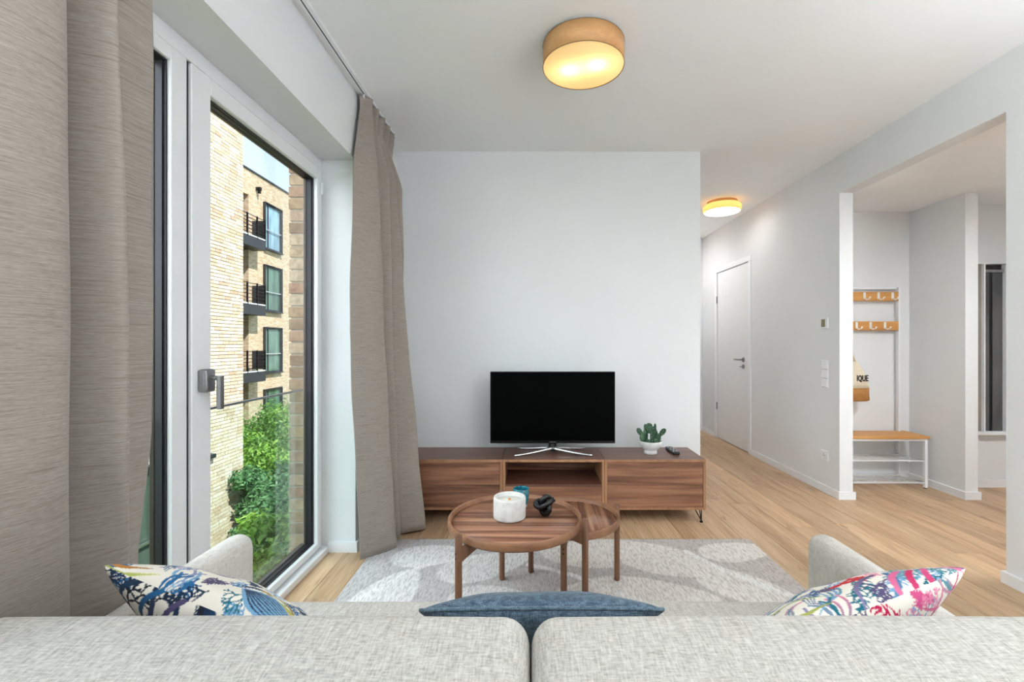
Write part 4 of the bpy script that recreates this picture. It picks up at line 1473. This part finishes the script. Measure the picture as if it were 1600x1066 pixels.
TF = 0.452 - 0.036 + 0.017
cn = thing('candle', (-0.096, 2.082, TF), 'white stone jar candle with wooden wick on the larger table', 'candle')
obj('jar', lathe(B(), [(0, 0), (0.064, 0), (0.072, 0.004), (0.074, 0.012), (0.074, 0.090), (0.071, 0.098), (0.066, 0.099), (0.062, 0.094), (0.061, 0.078), (0, 0.078)], 56, (-0.096, 2.082, TF)), STONE, cn)
wx = obj('wax', lathe(B(), [(0, 0.0805), (0.0605, 0.0800), (0.0605, 0.0770), (0, 0.0770)], 40, (-0.096, 2.082, TF)), plain('white_wax', srgb(238, 236, 228), 0.5), cn)
obj('wick', box(B(), -0.102, -0.090, 2.080, 2.083, TF + 0.078, TF + 0.090, 0.0008), plain('wick_wood', srgb(214, 150, 84), 0.8), wx)

k = Nodes('teal_glass')
f = k.noise(k.coord((60, 60, 40)), 1.0, 4.0)
b = k.bsdf(k.ramp(f, [(0.35, srgb(12, 104, 128)), (0.65, srgb(64, 178, 196))]), 0.12, 0, 0.7)
b.inputs['Transmission Weight'].default_value = 0.35
k.bump(b, f, 0.6, 0.003)
tg = thing('votive_glass', (-0.046, 2.222, TF), 'small teal ribbed glass behind the candle', 'glass')
bm = B()
lathe(bm, [(0, 0.012), (0.028, 0.012), (0.034, 0.026), (0.0385, 0.060), (0.0385, 0.090), (0.0365, 0.092), (0.035, 0.088), (0.034, 0.060), (0.030, 0.022), (0, 0.018)], 36, (-0.046, 2.222, TF))
obj('cup', bm, k.m, tg)
obj('foot', lathe(B(), [(0, 0), (0.026, 0), (0.030, 0.010), (0.028, 0.0125), (0, 0.0125)], 30, (-0.046, 2.222, TF)), plain('pale_glass_foot', srgb(206, 226, 236), 0.15), tg)

kn = thing('knot_ornament', (0.062, 2.105, TF), 'black glazed knot ornament beside the candle', 'ornament')
KM = plain('black_glaze', srgb(18, 18, 21), 0.28, var=0.1)
pts = []
R = Matrix.Rotation(math.radians(62), 3, 'X') @ Matrix.Rotation(math.radians(20), 3, 'Z')
for i in range(90):
    t_ = 2 * math.pi * i / 90
    pts.append(R @ Vector(((math.sin(t_) + 2 * math.sin(2 * t_)), (math.cos(t_) - 2 * math.cos(2 * t_)), -1.25 * math.sin(3 * t_))) * 0.0132)
zmin = min(p.z for p in pts)
pts = [p + Vector((0.062, 2.105, TF + 0.0125 - zmin)) for p in pts]
obj('loop', tube(B(), pts, 0.0125, 14, closed=True), KM, kn)
q = Vector((0.062, 2.088, TF + 0.052))
obj('bar', tube(B(), [q + Vector((-0.024, -0.006, -0.010)), q + Vector((0.0, -0.012, 0.004)), q + Vector((0.046, 0.0, 0.032))], 0.0115, 14), KM, kn)
# ------------------------------------------------------------------ ceiling lamps
def translucent(name, col, tr, gloss=0.15):
    k = Nodes(name)
    d = k.n('ShaderNodeBsdfDiffuse')
    d.inputs[0].default_value = col
    t = k.n('ShaderNodeBsdfTranslucent')
    t.inputs[0].default_value = col
    mx = k.n('ShaderNodeMixShader')
    mx.inputs[0].default_value = tr
    k.l(d.outputs[0], mx.inputs[1])
    k.l(t.outputs[0], mx.inputs[2])
    k.l(mx.outputs[0], k.out.inputs[0])
    return k.m
DIFFUSER = translucent('cream_lamp_diffuser', srgb(255, 240, 205), 0.75)
def bulbs(parent, pts, watts, col, r=0.03):
    for i, p in enumerate(pts):
        ld = bpy.data.lights.new('lamp_bulb', 'POINT')
        ld.energy = watts
        ld.color = col
        ld.shadow_soft_size = r
        lo = bpy.data.objects.new('lamp_bulb', ld)
        COL.objects.link(lo)
        lo.parent = parent
        lo.location = Vector(p) - off(parent)
LC = (0.262, 2.262)
lp = thing('ceiling_lamp', (LC[0], LC[1], CEIL), 'round drum ceiling lamp with amber wood veneer shade above the coffee tables', 'ceiling lamp')
zb, zt = 2.604, 2.708
obj('shade', lathe(B(), [(0.199, zb), (0.2005, zb), (0.2005, zt), (0.199, zt), (0.199, zb)], 96, (LC[0], LC[1], 0)), VENEER, lp)
obj('lining', lathe(B(), [(0.1985, zb + 0.004), (0.1985, zt - 0.004)], 96, (LC[0], LC[1], 0)), WHITE_METAL, lp)
DKRIM = plain('dark_rim_edge', srgb(120, 92, 60), 0.5)
for zz in (zb, zt):
    pts = [(LC[0] + 0.2 * math.cos(2 * math.pi * i / 96), LC[1] + 0.2 * math.sin(2 * math.pi * i / 96), zz) for i in range(96)]
    obj('rim_band', tube(B(), pts, 0.0016, 6, closed=True), DKRIM, lp)
obj('diffuser', lathe(B(), [(0, zb + 0.002), (0.198, zb + 0.002), (0.198, zb + 0.004), (0, zb + 0.004)], 96, (LC[0], LC[1], 0)), DIFFUSER, lp)
obj('mounting_plate', lathe(B(), [(0, zt - 0.004), (0.1988, zt - 0.004), (0.1988, zt - 0.001), (0.06, zt - 0.001), (0.06, CEIL), (0, CEIL)], 64, (LC[0], LC[1], 0)), WHITE_METAL, lp)
bulbs(lp, [(LC[0] - 0.075, LC[1] + 0.035, zb + 0.040), (LC[0] + 0.075, LC[1] - 0.015, zb + 0.040)], LAMP_W, (1.0, 0.90, 0.74))

HONEY = translucent('honey_lamp_ring', srgb(246, 206, 130), 0.16)
def flat_lamp(HC, C0, label, glow, tint):
    hl = thing('ceiling_lamp', (HC[0], HC[1], C0), label, 'ceiling lamp')
    obj('ring', lathe(B(), [(0.150, C0 - 0.028), (0.175, C0 - 0.034), (0.189, C0 - 0.050), (0.190, C0 - 0.085), (0.182, C0 - 0.102), (0.176, C0 - 0.104)], 72, (HC[0], HC[1], 0)), HONEY, hl)
    obj('base', lathe(B(), [(0, C0), (0.150, C0), (0.150, C0 - 0.030), (0, C0 - 0.030)], 64, (HC[0], HC[1], 0)), VENEER, hl)
    obj('diffuser', lathe(B(), [(0.176, C0 - 0.104), (0.120, C0 - 0.108), (0, C0 - 0.109)], 64, (HC[0], HC[1], 0)), emissive('lit_diffuser', tint, glow), hl)
    bulbs(hl, [(HC[0] - 0.06, HC[1], C0 - 0.068), (HC[0] + 0.06, HC[1], C0 - 0.068)], 0.55, (1.0, 0.88, 0.66), 0.025)   # makes the ring glow
flat_lamp((2.015, 4.79), CEIL, 'flat round glowing ceiling lamp with honey wood ring in the hallway', HALL_E, (1.0, 0.97, 0.92, 1))
flat_lamp((1.72, 5.98), CEIL, 'added flat round ceiling lamp out of view behind the television wall, brightening the hallway', HALL_FILL_E, (0.96, 0.98, 1.0, 1))  # unseen extra lamp, added to brighten the hallway
flat_lamp((3.02, 2.20), 2.42, 'added flat round ceiling lamp out of sight behind the pillar, brightening the entry', ENTRY_FILL_E, (0.92, 0.97, 1.0, 1))  # unseen extra lamp, added to brighten the entry

# ------------------------------------------------------------------ fittings on the right wall
th = thing('thermostat', (RX, 3.765, 1.37), 'small square white thermostat with olive display by the opening', 'thermostat')
obj('plate', box(B(), RX - 0.012, RX, 3.722, 3.808, 1.357, 1.443, 0.003), WHITE_PVC, th)
obj('display', box(B(), RX - 0.0135, RX - 0.012, 3.752, 3.800, 1.368, 1.432), plain('olive_display', srgb(142, 134, 104), 0.4), th)
sw = thing('light_switch', (RX, 3.765, 0.87), 'white three-gang light switch plate under the thermostat', 'light switch')
obj('plate', box(B(), RX - 0.008, RX, 3.722, 3.808, 0.863, 1.093, 0.003), WHITE_PVC, sw)
for i in range(3):
    z0 = 0.871 + i * 0.0735
    bm = B()
    prism(bm, [(RX - 0.008, z0 + 0.002), (RX - 0.014, z0 + 0.002), (RX - 0.010, z0 + 0.066), (RX - 0.008, z0 + 0.066)], 'y', 3.730, 3.800)
    obj('rocker', bm, WHITE_TRIM, sw)
    obj('gap', box(B(), RX - 0.0088, RX - 0.008, 3.730, 3.800, z0 - 0.001, z0 + 0.001), GREY_RUBBER, sw)
so = thing('power_socket', (RX, 3.765, 0.27), 'white wall power socket low on the wall by the opening', 'socket')
obj('plate', box(B(), RX - 0.010, RX, 3.722, 3.808, 0.262, 0.348, 0.003), WHITE_PVC, so)
bm = B()
pts = [(RX - 0.0105, 3.765 + 0.024 * math.cos(2 * math.pi * i / 32), 0.305 + 0.024 * math.sin(2 * math.pi * i / 32)) for i in range(32)]
tube(bm, pts, 0.0022, 6, closed=True)
obj('cup', bm, WHITE_TRIM, so)
for s in (-1, 1):
    obj('hole', tube(B(), [(RX - 0.0108, 3.765 + s * 0.0095, 0.305), (RX - 0.0095, 3.765 + s * 0.0095, 0.305)], 0.0035, 12), BLACK_PLASTIC, so)
    obj('contact', box(B(), RX - 0.0108, RX - 0.0095, 3.762, 3.768, 0.305 + s * 0.019 - 0.002, 0.305 + s * 0.019 + 0.002), GREY_RUBBER, so)

# ------------------------------------------------------------------ coat niche: bench with hook rails
bn = thing('coat_rack_bench', (2.97, 3.97, 0), 'white metal hall bench with honey wood seat and two hook rails', 'bench')
obj('seat', box(B(), 2.575, 3.372, 3.838, 4.098, 0.424, 0.446, 0.004, 2), BAMBOO, bn)
obj('seat_frame', box(B(), 2.590, 3.362, 3.850, 4.095, 0.405, 0.424, 0.002), WHITE_METAL, bn)
for xx in (2.590, 3.337):
    lg = obj('leg', box(B(), xx, xx + 0.024, 3.848, 3.872, 0.008, 0.405, 0.002), WHITE_METAL, bn)
    obj('foot', box(B(), xx + 0.003, xx + 0.021, 3.851, 3.869, 0.0, 0.009, 0.001), BLACK_PLASTIC, lg)
for xx in (2.588, 3.288):
    obj('post', box(B(), xx, xx + 0.018, 4.066, 4.100, 0.0, 1.735, 0.002), WHITE_METAL, bn)
obj('top_bar', box(B(), 2.606, 3.288, 4.084, 4.098, 1.718, 1.735, 0.002), WHITE_METAL, bn)
for zz in (0.050, 0.236):
    sh = obj('shelf', tube(B(), [(2.605, 3.862, zz), (3.345, 3.862, zz), (3.292, 4.076, zz), (2.602, 4.076, zz)], 0.0065, 10, closed=True), WHITE_METAL, bn)
    for i in range(7):
        yy = 3.888 + i * 0.029
        obj('wire', tube(B(), [(2.604, yy, zz), (3.340 - (yy - 3.862) * 0.2, yy, zz)], 0.0022, 6), WHITE_METAL, sh)
    for i in range(5):
        xx = 2.68 + i * 0.14
        obj('wire', tube(B(), [(xx, 3.862, zz - 0.004), (xx, 4.076, zz - 0.004)], 0.0028, 6), WHITE_METAL, sh)
HOOK = plain('pale_hook', srgb(244, 240, 232), 0.4)
def hook_mesh_bm(x, z):
    bm = B()
    y = 4.064
    box(bm, x - 0.011, x + 0.011, y - 0.004, y, z - 0.026, z + 0.034, 0.003)
    tube(bm, [(x, y - 0.004, z - 0.018), (x + 0.004, y - 0.020, z - 0.030), (x + 0.014, y - 0.038, z - 0.026), (x + 0.022, y - 0.044, z - 0.008)], [0.006, 0.006, 0.0055, 0.006], 8)
    return bm
for (z0, z1, px) in ((1.612, 1.692, (1351, 1373, 1395)), (1.348, 1.428, (1338.5, 1360.6, 1383))):
    rl = obj('hook_rail', box(B(), 2.606, 3.288, 4.064, 4.082, z0, z1, 0.002), BAMBOO, bn)
    for p in px:
        hk = obj('hook', hook_mesh_bm((p - 829) / 711.0 * 4.06, (z0 + z1) / 2), HOOK, rl)

bg = thing('tote_bag', (2.76, 4.0, 0.73), 'natural cotton tote with caramel base hanging from the hook rail', 'bag')
CANVAS_ = fabric('natural_canvas', srgb(206, 190, 164), srgb(226, 212, 188), srgb(236, 226, 206), (300, 300, 40), (40, 40, 300))
TAN = plain('caramel_suede', srgb(176, 122, 66), 0.8, var=0.08, scale=30)
def bag_part(name, rows, m, parent):
    """rows: (z, half width, half depth, centre x)"""
    V, F = [], []
    n = 28
    for z, hw, hd, xc in rows:
        for i in range(n):
            a = 2 * math.pi * i / n
            ca, sa = math.cos(a), math.sin(a)
            V.append((xc + hw * math.copysign(abs(ca) ** 0.6, ca), 3.985 + hd * math.copysign(abs(sa) ** 0.8, sa), z))
    for r_ in range(len(rows) - 1):
        for i in range(n):
            F.append((r_ * n + i, r_ * n + (i + 1) % n, (r_ + 1) * n + (i + 1) % n, (r_ + 1) * n + i))
    F.append(list(range(n))[::-1])
    F.append([(len(rows) - 1) * n + i for i in range(n)])
    return pobj(name, V, F, m, parent)
bag_part('base', [(0.726, 0.185, 0.030, 2.762), (0.735, 0.202, 0.042, 2.762), (0.80, 0.197, 0.048, 2.760), (0.842, 0.200, 0.048, 2.758)], TAN, bg)
bag_part('body', [(0.842, 0.200, 0.048, 2.758), (0.90, 0.188, 0.045, 2.756), (0.96, 0.172, 0.040, 2.752), (1.02, 0.142, 0.034, 2.750), (1.06, 0.118, 0.028, 2.746), (1.075, 0.108, 0.022, 2.745)], CANVAS_, bg)
for s, yy in ((1, 3.972), (-1, 3.972), (1, 4.000), (-1, 4.000)):
    obj('strap', tube(B(), [(2.745 + s * 0.098, yy, 1.045), (2.745 + s * 0.070, yy, 1.13), (2.757 + s * 0.014, 4.020, 1.352)], [0.008, 0.007, 0.006], 8), CANVAS_, bg)
text_mesh('lettering', 'IQUE', 0.072, plain('black_print', srgb(30, 28, 28), 0.8), bg, (2.926, 3.9415, 0.905), (1, 0, 0), (0, 0, 1), 0.0015, 'RIGHT', 0.0018, 0.62)

# ------------------------------------------------------------------ framed metallic panel at the back of the entry
pn = thing('wall_panel', (3.88, 3.90, 0.45), 'tall white-framed recess with dark grey metallic strips on the entry wall', 'panel')
YF = 3.90
bm = B()
x0, x1, z0, z1 = 3.66, 4.040, 0.455, 1.912
for (a, b2, c2, d2) in ((x0, x0 + 0.012, z0, z1), (x1 - 0.012, x1, z0, z1), (x0, x1, z1 - 0.008, z1), (x0, x1, z0, z0 + 0.028)):
    box(bm, a, b2, YF - 0.055, YF, c2, d2, 0.002)
obj('frame', bm, WHITE_TRIM, pn)
k = Nodes('dark_brushed_metal')
f = k.noise(k.coord((3, 3, 1.2)), 1.0, 3.0)
k.bsdf(k.ramp(f, [(0.35, srgb(86, 86, 88)), (0.65, srgb(132, 132, 134))]), 0.38, 0.8, 0.5)
DM = k.m
obj('side_lining', box(B(), 3.672, 3.842, YF - 0.020, YF - 0.004, z0 + 0.028, z1 - 0.008), plain('taupe_lining', srgb(150, 142, 132), 0.6), pn)
obj('post', box(B(), 3.842, 3.856, YF - 0.045, YF - 0.004, z0 + 0.028, z1 - 0.008, 0.002), WHITE_TRIM, pn)
obj('metal_sheet', box(B(), 3.856, 3.918, YF - 0.012, YF - 0.002, z0 + 0.028, z1 - 0.075), DM, pn)
obj('dark_slot', box(B(), 3.918, 3.942, YF - 0.008, YF - 0.001, z0 + 0.028, z1 - 0.075), BLACK_PLASTIC, pn)
obj('metal_sheet', box(B(), 3.942, 4.028, YF - 0.016, YF - 0.002, z0 + 0.028, z1 - 0.075), DM, pn)
obj('top_rail', box(B(), 3.856, 4.028, YF - 0.030, YF - 0.002, z1 - 0.075, z1 - 0.052, 0.002), STEEL, pn)
obj('top_black_strip', box(B(), 3.856, 4.028, YF - 0.006, YF - 0.001, z1 - 0.052, z1 - 0.008), BLACK_PLASTIC, pn)  # plain black strip above the rail

# ------------------------------------------------------------------ added uplight, out of view right of the camera, brightening the ceiling
UX, UY = 2.10, 0.72
fl = thing('fill_uplight', (UX, UY, 0), 'added tall uplight out of view right of the camera, brightening the ceiling', 'floor lamp')
obj('base', lathe(B(), [(0, 0.0005), (0.14, 0.0005), (0.14, 0.012), (0.02, 0.022), (0, 0.022)], 40, (UX, UY, 0)), BLACK_METAL, fl)
obj('pole', tube(B(), [(UX, UY, 0.018), (UX, UY, 1.70)], 0.011, 14), BLACK_METAL, fl)
obj('shade', lathe(B(), [(0, 1.69), (0.06, 1.695), (0.13, 1.73), (0.155, 1.79), (0.152, 1.79), (0.127, 1.735), (0.058, 1.702), (0, 1.698)], 48, (UX, UY, 0)), WHITE_METAL, fl)
obj('light_disc', lathe(B(), [(0.128, 1.745), (0, 1.745)], 40, (UX, UY, 0)), emissive('uplight_disc', (0.93, 0.97, 1.0, 1), UP_FILL_E), fl)
